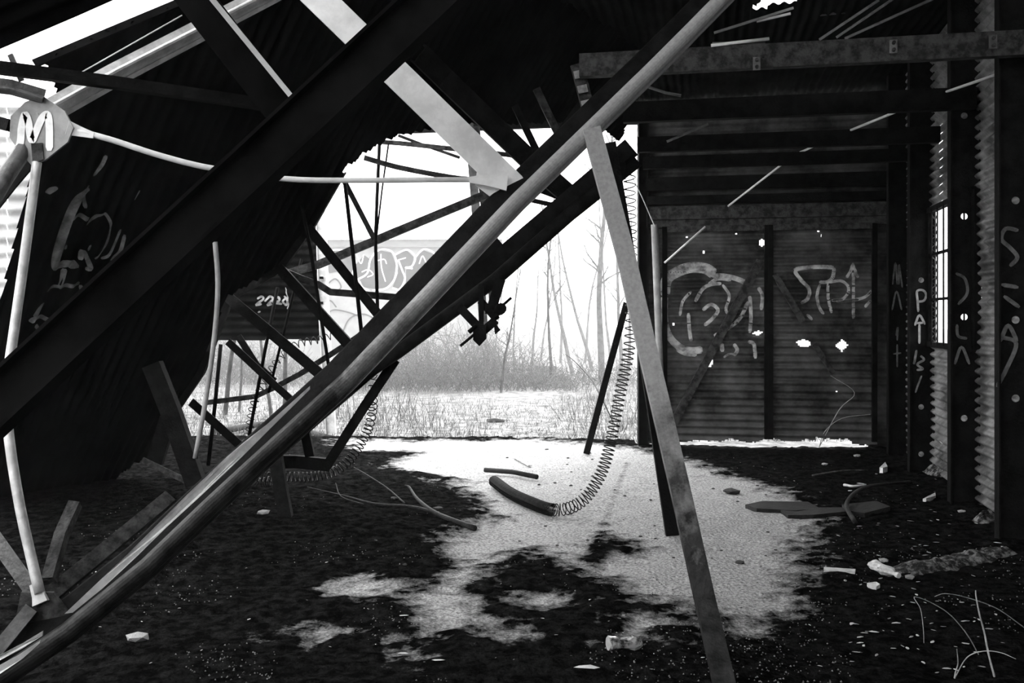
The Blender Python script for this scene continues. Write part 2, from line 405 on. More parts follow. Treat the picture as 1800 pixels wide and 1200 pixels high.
sweep('brace', [on(S_d2, 1430, 604, .06), on(S_d2, 1464, 656, .06)], s_box(.06, .02), RUST2, d2)
for y, h, off, mm in [(372, .16, .10, RUST2), (391, .09, .08, RUST2), (350, .10, .14, RUST), (322, .16, .18, RUST)]:
    a, b = S_back.px(1350, y)
    sweep('girt', [Vector(S_back.w(np.array(x), np.array(b), off)) for x in (.12, 3.3)], s_C(h, .05), mm, wb)
for x in (1440, 1300):
    a, b = S_back.px(x, 388)
# right-hand jamb post and the pale pipe beside it
sweep('jamb_post', [BW0+D1*.06+Vector((0, -.08, z)) for z in (0, 4.0)], s_I(.12, .12), RUST, wb)
pp = sweep('pale_pipe', [on(S_back, 1152, 398, .25), on(S_back, 1157, 520, .25), on(S_back, 1163, 690, .22)], s_circ(.042, 10), POLE, None, smooth=True)
tag(pp, 'pale scribbled pipe standing beside the left door leaf', 'pipe')
V = []
# ------------------------------------------------------------------ right wall, window, columns
RW0 = Vector((3.556, 6.627, 0))
S_right = Surf(RW0, D2, UP, .08, .018, 'b')
wr = empty('wall_right', RW0); structure(wr, 'corrugated side wall behind the steel columns', 'wall')
WA0, WA1, WZ0, WZ1 = 1.3, 2.95, 1.30, 2.61
def rk(a, b): return ~((a > WA0) & (a < WA1) & (b > WZ0) & (b < WZ1))
for i in range(8):
    a0 = -2.2+i*.95
    S_right.sheet('wall_sheet', SHEETR, wr, a0, a0+.99, .05, 4.3, .05, .0133, rk, .03, 30+i)
# broken lower edge sheet flap beyond the sill
w1 = empty('window_1', S_right.w(np.array(WA0), np.array(WZ0))); structure(w1, 'tall narrow barred window opening in the side wall', 'window')
def wp(a, b, off=0.0): return Vector(S_right.w(np.array(float(a)), np.array(float(b)), off-float(S_right.h(np.array(a), np.array(b)))))
for z in (WZ0, WZ1): sweep('window_frame', [wp(WA0, z, .02), wp(WA1, z, .02)], s_box(.05, .06), RUST, w1)
for a in (WA0, WA1): sweep('window_frame', [wp(a, WZ0, .02), wp(a, WZ1, .02)], s_box(.05, .06), RUST, w1)
for k in (1, 2): sweep('muntin', [wp(WA0, WZ0+(WZ1-WZ0)*k/3, .02), wp(WA1, WZ0+(WZ1-WZ0)*k/3, .02)], s_box(.025, .03), RUST, w1)
for k in range(1, 7): sweep('bar', [wp(WA0+.24*k, WZ0, .05), wp(WA0+.24*k, WZ1, .05)], s_circ(.009, 6), RUST, w1)
# wavy remnant of torn sheet on the far window jamb
S_right.sheet('torn_sheet', SHEETR, wr, WA1-.14, WA1-.02, WZ0, WZ1, .012, .012, lambda a, b: a > WA1-.075+.035*np.cos(b*2*np.pi/.1)*1.0, 0, 3)

def plate_with_holes(width, height, holes, r, th=.012, seg=20):
    """vertical plate in local (u,z), holes at u=width/2"""
    V = []; Fc = []
    def add(vs): b = len(V); V.extend(vs); return b
    zs = [0]; 
    c = width/2
    for z in holes:
        zs += [z-r*1.6, z+r*1.6]
    zs.append(height)
    for i in range(0, len(zs), 2):
        b = add([(0, zs[i]), (width, zs[i]), (width, zs[i+1]), (0, zs[i+1])]); Fc.append((b, b+1, b+2, b+3))
    for z in holes:
        s = r*1.6; ring = []; outer = []
        for k in range(seg):
            a = 2*math.pi*k/seg; ca, sa = math.cos(a), math.sin(a)
            ring.append((c+r*ca, z+r*sa))
            hw = c; f = min(hw/abs(ca) if abs(ca) > 1e-6 else 9, s/abs(sa) if abs(sa) > 1e-6 else 9)
            outer.append((c+ca*f, z+sa*f))
        b = add(ring+outer)
        for k in range(seg):
            Fc.append((b+k, b+(k+1) % seg, b+seg+(k+1) % seg, b+seg+k))
        for sx, sz in ((1, 1), (-1, 1), (-1, -1), (1, -1)):     # the corners left over
            ka = [k for k in range(seg) if (outer[k][0]-c)*sx >= c-1e-6]
            kb = [k for k in range(seg) if (outer[k][1]-z)*sz >= s-1e-6]
            if ka and kb:
                ga = max(ka, key=lambda k: (outer[k][1]-z)*sz); gb = max(kb, key=lambda k: (outer[k][0]-c)*sx)
                bb = add([outer[ga], (c+sx*c, z+sz*s), outer[gb]]); Fc.append((bb, bb+1, bb+2))
    return V, Fc
def column(px_left, base_y, wid, holes_px, label, Ytop=4.3):
    Y = CH*F/(base_y-HY); base = Vector(((px_left-CX)/F*Y, Y, 0))
    hz = sorted(CH+(HY-y)/F*(Y-.03) for y in holes_px)
    o = empty('steel_column', base, label, 'column', 'row of steel columns along the side wall')
    Vp, Fc = plate_with_holes(wid, Ytop, hz, .027)
    z0 = -.06
    W = [base+D1*u+Vector((0, 0, z if z > 0 else z0)) for u, z in Vp]
    w = mesh_obj('web', W, Fc, RUST, o)
    md = w.modifiers.new('thickness', 'SOLIDIFY'); md.thickness = .012; md.offset = 0
    for u in (0.006, wid-.006):
        sweep('flange', [base+D1*u+Vector((0, 0, z)) for z in (z0, Ytop)], s_box(.012, .11), RUST, o, ref=tuple(-D2))
    return o, base
SC = {}
cols = [(1752, 955, .24, [352, 562, 700], 'nearest steel column at the right edge, tagged with large faded letters'),
        (1668, 890, .235, [203, 380, 557, 735], 'steel column with bright round holes just right of the barred window'),
        (1597, 835, .235, [492, 715, 798], 'steel column left of the barred window, lettered in white paint'),
        (1560, 806, .21, [], 'steel column in the corner right of the doors, with faint tags')]
letters = {
 2: [(4, [(1614, 548), (1613, 530), (1612, 512), (1622, 510), (1628, 518), (1624, 528), (1614, 530)]), (4, [(1608, 572), (1616, 554), (1626, 570)]), (4, [(1610, 568), (1624, 567)]), (4, [(1616, 570), (1616, 588), (1616, 604)]),
     (4, [(1618, 625), (1624, 632), (1612, 640), (1622, 648), (1611, 650)]), (4, [(1611, 615), (1608, 632), (1606, 640)]), (3, [(1620, 660), (1614, 675), (1609, 690)])],
 3: [(3, [(1569, 500), (1574, 462), (1577, 500)]), (3, [(1580, 500), (1580, 465), (1586, 505)]), (3, [(1568, 545), (1576, 512), (1585, 545)]), (3, [(1575, 590), (1578, 575), (1577, 598)]), (3, [(1577, 605), (1577, 645)]), (3, [(1570, 622), (1584, 620)])],
 1: [(5, [(1680, 480), (1696, 490), (1700, 515), (1684, 535)]), (5, [(1682, 570), (1684, 590), (1700, 595)]), (5, [(1678, 640), (1690, 610), (1704, 640)])],
 0: [(7, [(1790, 405), (1768, 402), (1760, 420), (1775, 435), (1788, 452), (1775, 468)]), (7, [(1760, 500), (1790, 505)]), (7, [(1764, 520), (1792, 540)]), (7, [(1758, 600), (1772, 572), (1788, 600)]), (7, [(1760, 592), (1786, 604), (1768, 650), (1752, 680)])]}
for i, (pl, by, wd, hp, lb) in enumerate(cols):
    o, base = column(pl, by, wd, hp, lb)
    S = Surf(base-D2*.012, D1, UP, .1, 0, 'b')
    S.paint('lettering', letters[i], [PAINTF, PAINTF, PAINTG, PAINTF][i], o, .003)
o, base = column(1850, 1085, .24, [], 'off'); 
for c in list(o.children): bpy.data.objects.remove(c)
bpy.data.objects.remove(o)

# ------------------------------------------------------------------ standing roof over the right half, its joists
rf = empty('roof_standing', (2, 8, 4.3)); structure(rf, 'standing corrugated roof over the joists', 'roof')
S_roof = Surf(BW0+Vector((0, 0, 4.25)), D2*-1, D1, .09, .012, 'b')
GAPS = [[(1318, 16), (1345, -6), (1480, -60), (1500, -30), (1400, 3)]]
GAPS = [[S_roof.px(*p) for p in g] for g in GAPS]
def roof_keep(a, b):
    k = np.ones(a.shape, bool)
    for g in GAPS: k &= poly_sd(a, b, g) < 0
    return k & (b > -1.9+.55*(a-1)*np.clip(a/3, 0, 1)*0+.25*(fbm(a*3, b*0, 8)-.5))
for i in range(8):
    b0 = -2.2+.8*i
    S_roof.sheet('roof_sheet', SHEETD, rf, -.3, 8.5, b0, b0+.86, .09, .015, roof_keep, .06, i)
def joist(Yl, pxl, y, h, m, label, extra=4.2, d=.08):
    p0 = P(pxl, y, Yl)
    o = empty('ceiling_joist', p0, label, 'beam', 'joists spanning to the side wall')
    t1 = (RW0+D2*((p0-RW0).dot(D2))-p0).dot(D1)-.03
    sweep('joist_channel', [p0, p0+D1*t1], s_C(h, d), m, o, ref=tuple(-D2))
    return o, p0
j1, jp = joist(7.0, 1018, 114, .165, RUST2, 'speckled rusty beam with bolts, nearest of the overhead joists')
for x, y in ((1330, 112), (1570, 82), (1745, 74)):
    Yb = 7.0-.196*((x-1018)/F*7)/.981-.015
    c = P(x, y, Yb)
    pl = mesh_obj('clip_plate', *sweep_data([c+D2*-.004+Vector((0, 0, .045)), c+D2*-.004+Vector((0, 0, -.045))], s_box(.05, .012), ref=tuple(-D2)), CHORD, j1)
    for dz in (.022, -.026): sweep('bolt', [c+Vector((0, 0, dz)), c+Vector((0, 0, dz))-D2*.035], s_circ(.012, 8), RUST2, j1, ref=(0, 0, 1))
joist(8.4, 1095, 197, .175, RUST, 'dark joist, second of the overhead joists from the speckled one')
joist(9.6, 1120, 254, .15, RUST, 'dark joist, third of the overhead joists from the speckled one')
joist(10.4, 1130, 286, .13, RUST, 'dark joist, fourth of the overhead joists from the speckled one')
st = empty('flaking_post', P(1016, 118, 7.1), 'short flaking striped post hanging under the speckled beam end', 'post')
member(st, 'post_shaft', [(1014, 112, 7.1), (1040, 212, 7.15)], 'C', 22, RUST2, .05)
for k in range(4):
    y = 124+k*26
    member(st, 'paint_flake', [(1016+k*6.5, y, 7.085), (1018+k*6.5+1, y+13, 7.085)], 'flat', 17, PAINTG)
# sag rods between joists
for seq, lb in [([(1760, 128, 7.2), (1650, 166, 8.0), (1475, 237, 9.4), (1395, 273, 10.3), (1280, 362, 11.5)], 'long pale rod running diagonally behind the overhead joists'),
                ([(1240, 398, 11.2), (1168, 462, 11.3)], 'short pale rod slanting across the top of the left door leaf'),
                ([(1245, 218, 9.2), (1172, 249, 9.3)], 'thin rod behind the second overhead joist near the doorway'),
                ([(1140, 153, 8.0), (1170, 163, 8.0), (1197, 168, 8.0)], 'thin bent strip hanging just right of the big diagonal beam'),
                ([(1250, 80, 6.80), (1352, 68, 6.75)], 'thin bright lath lying on the speckled beam'),
                ([(1252, 77, 6.84), (1345, 75, 6.78)], 'thin dull lath lying on the speckled beam')]:
    o = sweep('steel_rod', PX(seq), s_circ(.012, 7), PALE if 'pale' in lb or 'bright' in lb else CHORD, smooth=True)
    tag(o, lb, 'rod')
for k, (seq, lb) in enumerate([([(1255, 58, 8.2), (1395, 14, 8.0)], 'lowest lit roof lath left of the sky gap'), ([(1330, 38, 8.3), (1390, 24, 8.2)], 'short lit roof lath under the sky gap'),
      ([(1440, 70, 7.8), (1545, 0, 7.6)], 'steep lit rod crossing above the speckled beam'), ([(1470, 66, 7.9), (1570, -2, 7.7)], 'second steep rod above the speckled beam'),
      ([(1485, 68, 7.9), (1640, -2, 7.7)], 'flatter rod above the speckled beam'), ([(1450, 22, 8.6), (1600, 2, 8.5)], 'lit lath high under the standing roof'), ([(1440, 26, 8.6), (1600, 10, 8.5)], 'second lit lath high under the standing roof')]):
    o = sweep('roof_lath', PX(seq), s_box(.02, .02), CHORD); tag(o, lb, 'lath')
wi = sweep('hanging_wire', PX([(1102, 292, 11.4), (1128, 345, 11.4), (1151, 398, 11.4)]), s_circ(.006, 5), GALV); tag(wi, 'thin pale wire running from the truss end to the scribbled pipe', 'wire')
# header over the open doorway
hd = sweep('trim_1', [BW0+D1*-4.0+Vector((0, 0, 4.08)), BW0+D1*.1+Vector((0, 0, 4.08))], s_C(.26, .08), RUST); structure(hd, 'dark steel header above the open doorway', 'header')

# ------------------------------------------------------------------ hanging wall left of the doorway
S_left = Surf(P(330, 597, 12.6), D1, UP, .1, .012, 'b')
wl = empty('wall_left', P(330, 597, 12.6)); structure(wl, 'dark corrugated wall remnant with its lower half missing, left of the doorway', 'wall')
aR = S_left.px(566, 597)[0]
def lk(a, b): return b > .03*(fbm(a*4, a*0, 12)-.5)
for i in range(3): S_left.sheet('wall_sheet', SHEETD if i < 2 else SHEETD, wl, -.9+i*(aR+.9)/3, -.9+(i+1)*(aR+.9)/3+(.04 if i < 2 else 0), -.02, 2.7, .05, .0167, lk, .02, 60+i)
S_left.paint('graffiti', [(4, [(452, 525), (460, 521), (463, 526), (455, 532), (450, 536), (460, 534)]), (4, [(466, 530), (474, 521), (480, 526), (470, 536), (478, 534)]), (4, [(484, 534), (480, 528), (488, 522), (492, 528), (484, 532), (496, 534)]),
     (4, [(499, 520), (506, 528), (503, 536), (498, 530), (502, 524)]), (2, [(502, 505), (507, 530), (506, 543)]), (3, [(453, 549), (458, 547)])], PAINTG, wl, .006)
dp = empty('doorway_post', P(580, 757, 11.6), 'pale steel post on the left side of the open doorway', 'post')
member(dp, 'post_shaft', [(564, 372, 11.9), (570, 560, 11.7), (582, 762, 11.5)], 'I', 17, GALV, .11)
for y in (488, 532): member(dp, 'bolt', [(562, y, 11.72), (568, y, 11.72)], 'box', 4, RUST, .05)

# ------------------------------------------------------------------ collapsed roof sheet
RA, RB, RL = P(600, 300, 8.0), P(250, 800, 9.3), P(57, 300, 6.0)
pn = (RB-RA).cross(RL-RA).normalized()
def rp(x, y):
    d = Vector(((x-CX)/F, 1, (HY-y)/F)); c = Vector((0, 0, CH)); return c+d*((RA-c).dot(pn)/d.dot(pn))
e2 = (rp(390, 497)-rp(467, 343)).normalized(); e1 = e2.cross(pn).normalized()
S_col = Surf(RA, e1, e2, .095, .012, 'a')
OUTL = [(72, 106), (200, 52), (332, 0), (420, -60), (700, -150), (1120, -160), (1160, 60), (1090, 250), (1062, 228), (1000, 214), (920, 216), (832, 217), (760, 226), (700, 238), (640, 268), (598, 305), (560, 372), (545, 395), (490, 470), (402, 520), (365, 610), (352, 660), (300, 735), (250, 806), (120, 900), (-60, 980), (-60, 640), (0, 530), (30, 410), (57, 300), (80, 240), (100, 200), (96, 140)]
OAB = [S_col.px(*p) for p in OUTL]
amin, amax = min(p[0] for p in OAB), max(p[0] for p in OAB); bmin, bmax = min(p[1] for p in OAB), max(p[1] for p in OAB)
cr = empty('collapsed_roof', rp(250, 806), 'black collapsed roof of corrugated sheets slanting down to the left, sprayed with graffiti', 'roof')
k = 0; a = amin
while a < amax:
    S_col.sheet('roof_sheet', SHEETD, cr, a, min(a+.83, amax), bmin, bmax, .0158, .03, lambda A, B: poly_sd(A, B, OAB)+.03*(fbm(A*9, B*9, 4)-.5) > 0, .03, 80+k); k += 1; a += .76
graf = [(11, [(133, 470), (120, 460), (100, 468), (98, 455), (110, 410), (125, 370), (140, 345), (155, 330)]), (5, [(150, 365), (147, 340), (156, 325)]), (7, [(125, 382), (140, 378), (155, 384)]),
        (4, [(152, 395), (162, 385), (172, 376), (185, 376), (193, 392), (190, 420), (180, 440), (165, 452)]), (6, [(150, 472), (158, 468), (145, 440), (140, 455)]),
        (5, [(115, 430), (116, 438)]), (6, [(157, 428), (155, 438)]), (4, [(210, 400), (200, 425), (190, 445), (178, 455)]), (4, [(219, 412), (210, 440), (200, 452), (195, 458)]), (4, [(180, 478), (188, 468), (193, 480), (186, 498)]), (4, [(246, 335), (236, 350)]),
        (7, [(112, 470), (108, 490), (105, 500), (112, 502), (125, 500), (140, 498)]), (5, [(82, 510), (95, 503), (105, 500)]), (5, [(141, 500), (144, 520), (136, 545), (125, 558)]), (6, [(75, 530), (68, 540), (60, 555)]),
        (7, [(53, 565), (62, 556), (80, 558), (102, 562)]), (5, [(62, 570), (68, 578), (76, 574)]), (5, [(70, 605), (74, 595), (72, 585)]), (7, [(82, 340), (90, 332), (99, 326)]), (4, [(165, 310), (178, 290), (186, 272)])]
S_col.paint('graffiti', [(w_*1.35, p_) for w_, p_ in graf], PAINTG, cr, .008)
sweep('edge_flashing', [rp(60, 112)-pn*.0, rp(200, 53), rp(360, -14)], s_box(.045, .02), SHEETD, cr)
# neighbouring pale wall seen beyond the roof's left edge
S_nb = Surf(P(-260, 700, 10.5), (1, .12, 0), UP, .16, .02, 'b')
nb = empty('neighbour_wall', P(-260, 640, 10.5), 'pale corrugated wall seen past the left edge of the collapsed roof', 'wall')
for i in range(3): S_nb.sheet('wall_sheet', SHEETO, nb, -1+i*1.3, .29+i*1.3, -.8, 3.2, .06, .02, None, .03, 90+i)
# second roof fragment, upper left
S_tl = Surf(P(-200, 60, 3.6), (P(330, -90, 4.4)-P(-200, 190, 3.6)).normalized(), Vector((-.25, -.9, .32)).normalized(), .09, .012, 'a')
tl = empty('roof_fragment', P(0, 100, 3.8), 'dark loose roof sheet across the top left corner', 'roof sheet')
TL = [(-420, 330), (0, 104), (90, 66), (262, -4), (520, -110)]
p0, p1 = P(-420, 262, 3.5), P(560, -158, 4.4)
ax = (p1-p0).normalized(); sl = Vector((-.1, -1, .42)).normalized()
S_tl = Surf(p0, ax, sl, .09, .012, 'b')
for i in range(3):
    L3 = (p1-p0).length/3
    S_tl.sheet('roof_sheet', SHEETD, tl, i*L3, (i+1)*L3+.05, 0, 2.6, .2, .015, None, .02, i)

# ------------------------------------------------------------------ unseen shed shell around the camera, openings shaped to control the front light
def shell(name, quad, label):
    q = [Vector(p) for p in quad]; n = (q[1]-q[0]).cross(q[2]-q[0]).normalized()*.03
    o = mesh_obj(name, q+[p+n for p in q], [(0, 1, 2, 3), (7, 6, 5, 4), (0, 4, 5, 1), (1, 5, 6, 2), (2, 6, 7, 3), (3, 7, 4, 0)], SHEETD)
    return structure(o, label, 'wall')
shell('wall_rear_added', [(-6, -2.5, -.1), (6, -2.5, -.1), (6, -2.5, 3.1), (-6, -2.5, 3.1)], 'unseen rear wall behind the viewer, height set to shape the light')
shell('roof_rear_added', [(-6, -2.5, 6.3), (6, -2.5, 6.3), (6, 3.6, 5.2), (-1.5, 3.6, 5.2)], 'unseen roof above the viewer, added to hold back the light')
shell('wall_low_added', [(-6, -2.5, -.1), (-6.2, 9.5, -.1), (-6.2, 9.5, 1.0), (-6, -2.5, 1.0)], 'unseen low left wall, added to shape the side light')
shell('wall_right_rear_added', [(1.7, -2.5, -.1), (3.13, 4.5, -.1), (3.13, 4.5, 6.4), (1.7, -2.5, 6.4)], 'unseen side wall behind the viewer, added to hold back the light')

# ------------------------------------------------------------------ near fallen truss: the long diagonal beam, gussets and struts
tr = empty('fallen_truss', P(0, 1172, 3.9), 'long steel beam falling diagonally across the whole view with its gussets and struts', 'truss')
chord = [(-160, 1285, 3.85), (0, 1172, 3.9), (110, 1098, 3.98), (250, 985, 4.1), (358, 882, 4.22), (425, 820, 4.3), (600, 660, 4.5), (750, 503, 4.65), (900, 345, 4.8), (1140, 112, 5.05), (1200, 52, 5.12), (1330, -80, 5.25)]
def shade_grade(o, pts, vals):
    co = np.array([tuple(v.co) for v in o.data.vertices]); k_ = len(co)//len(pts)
    at_ = o.data.attributes.new('bare', 'FLOAT', 'POINT'); at_.data.foreach_set('value', np.repeat(np.array(vals, float), k_))  # on rail and brace 'bare' holds the painted light-to-dark grade
RAILM = mat('rust_and_shade_rail', .006, .03, 12, .5, 0, .2, 50, spec=.25, attr='bare', c2=.36, c2f=.82)  # bright tone graded over rust to imitate light falling along the steel
def chord_piece(seq, mf, mr, fw, f0):
    pts = PX(seq); w = .135
    sec_r = [(f0, -.03), (f0, .011)]+[(.035+.04*math.sin(-math.pi/2+math.pi*i/10), .012+.045*math.cos(-math.pi/2+math.pi*i/10)) for i in range(11)]+[(.085, .0), (.085, -.05), (.075, -.05), (.07, -.03)]
    o = sweep('rolled_rail', pts, sec_r, mr, tr, smooth=False)
    shade_grade(o, pts, [np.interp(q_[0], [420, 620, 900], [0, .42, 1]) for q_ in seq])  # lit upper end and shaded lower end painted into the rail
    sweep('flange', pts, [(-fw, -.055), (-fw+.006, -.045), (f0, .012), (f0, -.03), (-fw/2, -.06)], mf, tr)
LIT_STEEL = mat('lit_edge_steel', .55, .8, 9, .45, .2, .2, 50)  # bright strips imitate sky light along the chord's upper edge
chord_piece(chord, RUST, RAILM, .088, 0)  # flange coloured dark in place of shade under the collapsed roof
def chord_Y(x, y): return float(np.interp(x, [q_[0] for q_ in chord], [q_[2] for q_ in chord]))-.055
prism('lit_edge', [(545, 678), (470, 745), (430, 776), (395, 806), (330, 868), (280, 918), (225, 973), (170, 1025), (114, 1078), (128, 1076), (180, 1034), (237, 981), (292, 927), (352, 872), (392, 835), (432, 796), (475, 753), (545, 684)], chord_Y, .006, LIT_STEEL, tr)
prism('lit_edge', [(76, 1108), (40, 1130), (0, 1151), (-40, 1172), (-40, 1182), (0, 1160), (40, 1139), (75, 1117)], chord_Y, .006, LIT_STEEL, tr)
prism('lit_edge', [(72, 1124), (30, 1152), (-40, 1190), (-40, 1203), (0, 1184), (40, 1157), (70, 1130)], chord_Y, .006, LIT_STEEL, tr)
NODE = 4.86
member(tr, 'plank_strut', [(500, -62, 4.75), (918, 345, NODE)], 'box', 50, PALE, .03)
g1 = prism('gusset', [(838, 303), (875, 306), (905, 300), (940, 330), (900, 375), (870, 352), (835, 325)], 4.84, .012, PALE, tr)
bar = [(132, 228, 4.42), (200, 247, 4.46), (270, 270, 4.5), (340, 289, 4.55), (400, 300, 4.6), (500, 314, 4.68), (600, 317, 4.72), (760, 316, 4.78), (855, 316, 4.83)]
member(tr, 'tie_bar', bar, 'pipe', 10, PALE, curve=4)
sweep('tie_bar_end', PX([(118, 224, 4.40), (140, 231, 4.42), (165, 238, 4.43)]), s_box(.055, .014), PALE, tr, taper=(1.2, .5))
sweep('tie_bar_end', PX([(825, 316, 4.80), (850, 316, 4.80), (892, 322, 4.80)]), s_box(.065, .02), PALE, tr, taper=(.45, 1.15))
GUSS = mat('dull_gusset_plate', .2, .3, 9, .6, 0, .15, 40)
gm = prism('gusset', [(20, 205), (45, 180), (75, 168), (115, 196), (130, 225), (120, 250), (80, 282), (56, 290), (38, 270), (18, 242)], 4.4, .014, GUSS, tr)
S_m = Surf(P(75, 230, 4.391), (1, 0, 0), UP, .1, 0, 'b')
gp = S_m.paint('painted_mark', [(13, [(27, 273), (36, 250), (38, 225), (44, 202), (50, 214), (53, 235), (57, 246), (64, 230), (74, 208), (84, 202), (87, 225), (87, 265)])], PAINT, gm, .002, label='white sprayed letter M')
prism('rust_patch', [(55, 252), (75, 251), (77, 280), (58, 288)], 4.386, .006, RUST2, gm)
strut = [(65, 285, 4.4), (58, 340, 4.38), (42, 460, 4.3), (25, 580, 4.25), (12, 680, 4.2), (16, 770, 4.15), (35, 890, 4.08), (55, 980, 4.03), (70, 1042, 3.99)]
member(tr, 'strut', strut, 'pipe', 17, GALV, curve=3)
sweep('strut_end', PX([(60, 1025, 4.0), (68, 1045, 3.99), (72, 1060, 3.98)]), s_box(.055, .016), GALV, tr, taper=(.7, 1.2))
prism('gusset', [(38, 1040), (95, 1040), (125, 1080), (90, 1120), (50, 1110), (30, 1080)], 4.0, .012, RUST2, tr)
member(tr, 'web_member', [(-40, 905, 4.1), (60, 1045, 4.02)], 'L', 26, CHORD, .05)
member(tr, 'web_member', [(55, 1068, 3.97), (0, 1135, 3.9), (-60, 1210, 3.85)], 'L', 24, CHORD, .05)
member(tr, 'web_member', [(82, 1015, 4.06), (105, 935, 4.2), (130, 880, 4.3)], 'L', 20, RUST2, .05)
member(tr, 'web_member', [(80, 1050, 4.05), (160, 985, 4.3), (300, 870, 4.8)], 'L', 26, RUST2, .05)
# purlin lit from the left, from the M gusset up to the top edge
pl = empty('roof_purlin', P(95, 195, 4.5), 'lit rolled purlin running from the gusset marked M to the top of the picture', 'purlin')
member(pl, 'purlin_channel', [(60, 208, 4.44), (200, 130, 4.7), (345, 55, 5.0), (520, -36, 5.3)], 'rail', 34, GALV, .10)
member(pl, 'wire', [(138, 130, 4.62), (320, 27, 4.95)], 'pipe', 2, GALV)
for seq, w, m, kd, lb in [
    ([(-60, 105, 4.3), (0, 117, 4.3), (200, 143, 4.5), (420, 175, 4.8), (560, 197, 5.0)], 20, RUST, 'C', 'dark bar crossing the sky gap in front of the lit purlin'),
    ([(-60, 143, 4.3), (20, 153, 4.35), (78, 170, 4.4)], 26, CHORD, 'rail', 'rolled rail ending at the top of the gusset marked M'),
    ([(18, 96, 4.45), (38, 142, 4.45)], 9, RUST2, 'flat', 'short flat strap hanging in the sky gap'),
    ([(-60, 200, 4.5), (22, 222, 4.42)], 20, RUST, 'box', 'dark stub reaching the left side of the gusset marked M'),
    ([(42, 262, 4.42), (10, 310, 4.3), (-60, 425, 4.1)], 30, CHORD, 'pipe', 'pipe running down left from the gusset marked M'),
    ([(58, 275, 4.5), (15, 325, 4.4), (-60, 420, 4.25)], 24, RUST, 'L', 'black angle running down left behind the pipe')]:
    o = member(None, 'steel_member', seq, kd, w, m, .06); tag(o, lb, 'steel bar')
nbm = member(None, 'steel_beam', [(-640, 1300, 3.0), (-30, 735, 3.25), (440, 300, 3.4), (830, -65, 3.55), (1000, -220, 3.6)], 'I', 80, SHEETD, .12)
tag(nbm, 'wide black beam nearest the camera crossing the upper left parallel to the long diagonal', 'beam')
da = empty('angle_iron', P(350, 0, 4.3), 'dark angle iron with one bright edge slanting down from the top left', 'angle iron')
member(da, 'flange', [(300, -60, 4.2), (345, 0, 4.25), (500, 200, 4.4)], 'flat', 62, SHEETD)
member(da, 'lit_leg', [(330, -50, 4.1), (374, 0, 4.14), (524, 184, 4.29), (560, 228, 4.33)], 'box', 9, PALE, .03)  # pale colour stands for light on the thin leg of the angle

# ------------------------------------------------------------------ second truss, collapsed in the doorway
t2 = empty('collapsed_truss', P(503, 915, 7.42), 'black collapsed lattice truss hanging in the doorway behind the long diagonal beam', 'truss')
def T(name, seq, kd, w, m=RUST, d=None, **k): return member(t2, name, seq, kd, w, m, d, **k)
T('chord', [(1110, 258, 7.5), (1000, 352, 7.6), (870, 462, 7.7), (750, 560, 7.75), (650, 645, 7.8), (560, 722, 7.75), (470, 800, 7.7)], 'C', 34, RUST, .1)
T('chord', [(1120, 282, 7.45), (1000, 378, 7.55), (870, 492, 7.6), (700, 618, 7.7), (560, 712, 7.8)], 'pipe', 24, RUST)
T('chord', [(880, 425, 7.9), (800, 490, 7.9), (740, 515, 7.9), (600, 650, 7.9)], 'L', 24, RUST, .06)
T('leg', [(483, 790, 7.6), (494, 860, 7.5), (505, 918, 7.42)], 'box', 22, RUST, .07)
T('web_member', [(695, 632, 7.8), (640, 715, 7.9), (572, 822, 8.0)], 'L', 17, RUST, .06)
T('foot_channel', [(468, 812, 7.9), (520, 812, 8.0), (580, 818, 8.0)], 'C', 22, RUST, .07)
T('web_member', [(535, 752, 7.9), (545, 800, 8.0)], 'box', 16, RUST, .05)
T('chord', [(250, 806, 9.2), (352, 655, 8.8), (402, 525, 8.5), (490, 474, 8.35), (545, 398, 8.25), (600, 302, 8.0)], 'L', 12, RUST, .05)
T('web_member', [(540, 398, 8.2), (682, 574, 7.97)], 'L', 17, RUST, .06)
T('web_member', [(489, 470, 8.3), (632, 628, 8.06)], 'L', 18, RUST, .06, side=-1)
T('web_member', [(398, 520, 8.4), (580, 672, 8.05)], 'L', 19, RUST, .06)
T('web_member', [(400, 600, 8.6), (483, 677, 8.5), (532, 721, 8.4)], 'L', 13, RUST, .05)
T('web_member', [(418, 590, 8.8), (450, 640, 8.8), (482, 670, 8.7)], 'L', 12, RUST, .05)
T('web_member', [(335, 706, 8.7), (450, 808, 8.33)], 'L', 15, RUST, .05)
T('web_member', [(640, 615, 8.0), (636, 655, 7.9)], 'box', 12, RUST, .05)
T('purlin', [(505, 480, 8.6), (560, 464, 8.6), (700, 405, 8.5), (850, 343, 8.4), (960, 298, 8.3)], 'C', 14, RUST2, .06)
T('bent_channel', [(492, 474, 8.4), (530, 490, 8.4), (560, 500, 8.4), (580, 513, 8.4), (620, 516, 8.4), (705, 523, 8.4)], 'C', 12, RUST2, .05)
T('strut', [(606, 320, 8.1), (658, 420, 8.4)], 'flat', 9, RUST2)
T('strap', [(658, 249, 8.6), (705, 252, 8.6), (800, 262, 8.5), (893, 272, 8.4), (930, 280, 8.4)], 'flat', 8, RUST2, curve=3)
T('strap', [(700, 238, 8.6), (742, 254, 8.6), (808, 277, 8.5)], 'flat', 5, RUST2)
T('strap', [(640, 277, 8.3), (700, 294, 8.4), (790, 311, 8.5), (835, 316, 8.5)], 'flat', 9, RUST2, curve=3)
T('wide_strut', [(740, 95, 7.0), (783, 138, 7.2), (943, 292, 7.6), (1004, 345, 7.7)], 'C', 36, RUST, .07)
T('strut', [(905, 185, 8.0), (950, 278, 7.9), (1000, 345, 7.8)], 'L', 12, RUST, .05)
